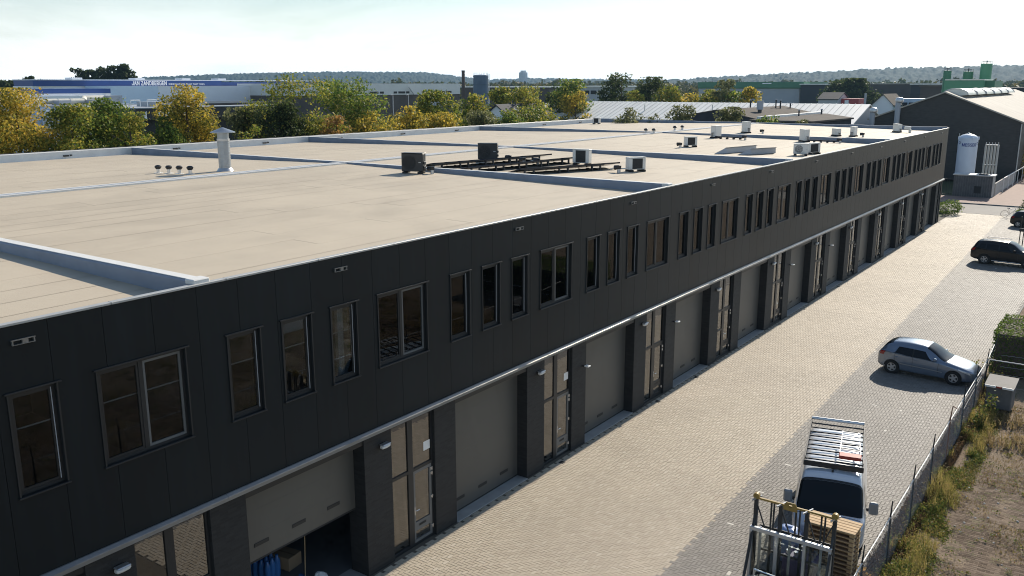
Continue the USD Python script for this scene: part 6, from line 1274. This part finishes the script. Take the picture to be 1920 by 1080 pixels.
def tree(name, x, y, top, R, m, D, label, seed, cat='tree'):
    R = R * 1.15
    rg = np.random.default_rng(seed); t = thing(name, label, cat, (x, y, 0)); z0 = max(0.6, top - max(2.7 * R, 4.0)); leaf = max(0.16, 0.0027 * D) * (1.0 if R > 1.2 else 0.85)
    n = int(min(40000, (52 if D < 300 else 150) * R * R / (leaf * leaf) + 500)); P, N = crown_points(rg, n, R, z0, top, seed, 0.04 if m == 'leaf_olive' else 0.0)
    s_ = MB(); s_.cyl((0, 0, -0.3), (0.05 * R, 0, z0 + 0.5 * (top - z0)), 0.05 * R + 0.07, 0.03 * R + 0.03, n=8); s_.cyl((0.05 * R, 0, z0 + 0.5 * (top - z0)), (0.0, 0.04 * R, top - 0.2 * R), 0.03 * R + 0.03, 0.02, n=6)
    for k in range(7):
        a = rg.uniform(0, 2 * PI); zz = z0 + (top - z0) * rg.uniform(0.0, 0.55); s_.cyl((0.03 * R, 0, zz), (R * 0.7 * math.cos(a), R * 0.7 * math.sin(a), zz + R * rg.uniform(0.3, 0.8)), 0.025 * R + 0.02, 0.012, n=5)
    s_.build('trunk', 'bark', t); MB().add(*leaves(P, N * 0.5 + [0, 0, 0.25], leaf, rg, 0.72), per=4).build('crown', m, t)
NAMES = {'leaf_yellow': 'golden_tree', 'leaf_yellow_green': 'broadleaf_tree', 'leaf_green': 'broadleaf_tree', 'leaf_dark': 'dark_tree', 'leaf_olive': 'olive_tree', 'leaf_rust': 'rust_tree'}
NAMES['leaf_olive'] = 'wispy_tree'
for i, (x, y, top, R, m, D, lab) in enumerate(TREES): tree(NAMES[m], x, y, top, R, m, D, lab, 100 + i, 'shrub' if 'shrub' in lab else 'tree')
# far stand of tall trees behind the factory at left
rgf = np.random.default_rng(77)
for i, (x, y, top, R) in enumerate(FAR_STAND): tree('far_tree', x, y, top, R, 'leaf_dark', 420, FAR_LAB[i], 300 + i)

# ================================================================== FAR WOODS AND HILLS
def woods(name, label, n, a0, a1, d0, d1, hmin, hmax, seed, leaf=1.5, per=60, skip=None):
    rg = np.random.default_rng(seed); a = np.radians(rg.uniform(a0, a1, n)); d = np.sqrt(rg.uniform(d0 ** 2, d1 ** 2, n)); h = rg.uniform(hmin, hmax, n) * (0.8 + 0.4 * meshkit.noise(np.column_stack([a * 40, d / 90, 0 * a]), seed)); r = h * rg.uniform(0.32, 0.5, n)
    c = np.column_stack([-np.sin(a) * d, np.cos(a) * d, h - r]); k = rg.normal(size=(n, per, 3)); k /= np.linalg.norm(k, axis=2, keepdims=True); k *= rg.uniform(0.55, 1, (n, per, 1)) ** 0.5
    P = (c[:, None] + k * r[:, None, None] * [1, 1, 1.05]).reshape(-1, 3); low = P[:, 2] < 1; P = P[~low]; N = k.reshape(-1, 3)[~low]
    m = MB(); m.add(*leaves(P, N * 0.8, leaf, rg, 0.8), per=4); q = m.build(name, 'wood_far'); tag(q, label, 'wood', kind='stuff')
# angles are degrees left of +Y
woods('near_wood', 'dark band of trees beyond the factory roofs across the middle distance', 900, -6, 75, 470, 760, 8, 14, 51, 1.9, 80)
woods('middle_wood', 'wide band of woodland in front of the hills', 1500, -8, 78, 800, 1500, 11, 17, 52, 3.2, 60)
# wooded hills
def hills(name, label, a0, a1, d0, d1, prof, seed, tree_h=14, na=1500, nd=26):
    A = np.radians(np.linspace(a0, a1, na)); Dd = np.linspace(d0, d1, nd); AA, DD = np.meshgrid(A, Dd, indexing='ij'); X, Y = -np.sin(AA) * DD, np.cos(AA) * DD
    u = (DD - d0) / (d1 - d0); h = np.interp(np.degrees(AA), *prof) * np.sin(np.clip(u * 1.15, 0, 1) * PI / 2) ** 1.3
    P = np.stack([X, Y, 0 * X], -1); h = h * (0.92 + 0.16 * meshkit.fbm(P / 520.0, 3, seed)) + tree_h * (meshkit.noise(P / 9.0, seed) ** 1.5 * 0.8 + 0.25 * meshkit.fbm(P / 60, 2, seed + 1)) * np.clip(u * 8, 0, 1) - 2
    v = np.stack([X, Y, h], -1).reshape(-1, 3); i = np.arange(na - 1)[:, None] * nd + np.arange(nd - 1)[None]; i = i.ravel(); f = np.vstack([np.column_stack([i, i + nd, i + nd + 1]), np.column_stack([i, i + nd + 1, i + 1])])
    put(name, (v, f), 'hill_forest', None, kind='structure')
hills('hills', '', -10, 40, 2300, 3300, ([-10, 2, 8, 14, 20, 27, 33, 40], [22, 60, 62, 56, 40, 18, 14, 10]), 61)
hills('far_hills', '', 10, 80, 3000, 4400, ([10, 22, 29, 34, 37, 41, 46, 51, 57, 64, 80], [30, 26, 32, 36, 30, 62, 66, 60, 40, 12, 8]), 62, 14, 1900)

# ================================================================== AIR
hz = MB(); hz.box(-5200, 2200, -900, 7200, -1.6, 140)
MATS['haze_air'] = usdkit.material(stage, '/World/Looks/haze_air', {'v': ('principled_volume', {'color': (0.42, 0.70, 1.0), 'density': 0.00006, 'anisotropy': 0.35})}, [], volume='v.volume')
tag(hz.build('haze', 'haze_air'), 'pale bluish haze filling the air over the whole estate', 'haze', kind='stuff')
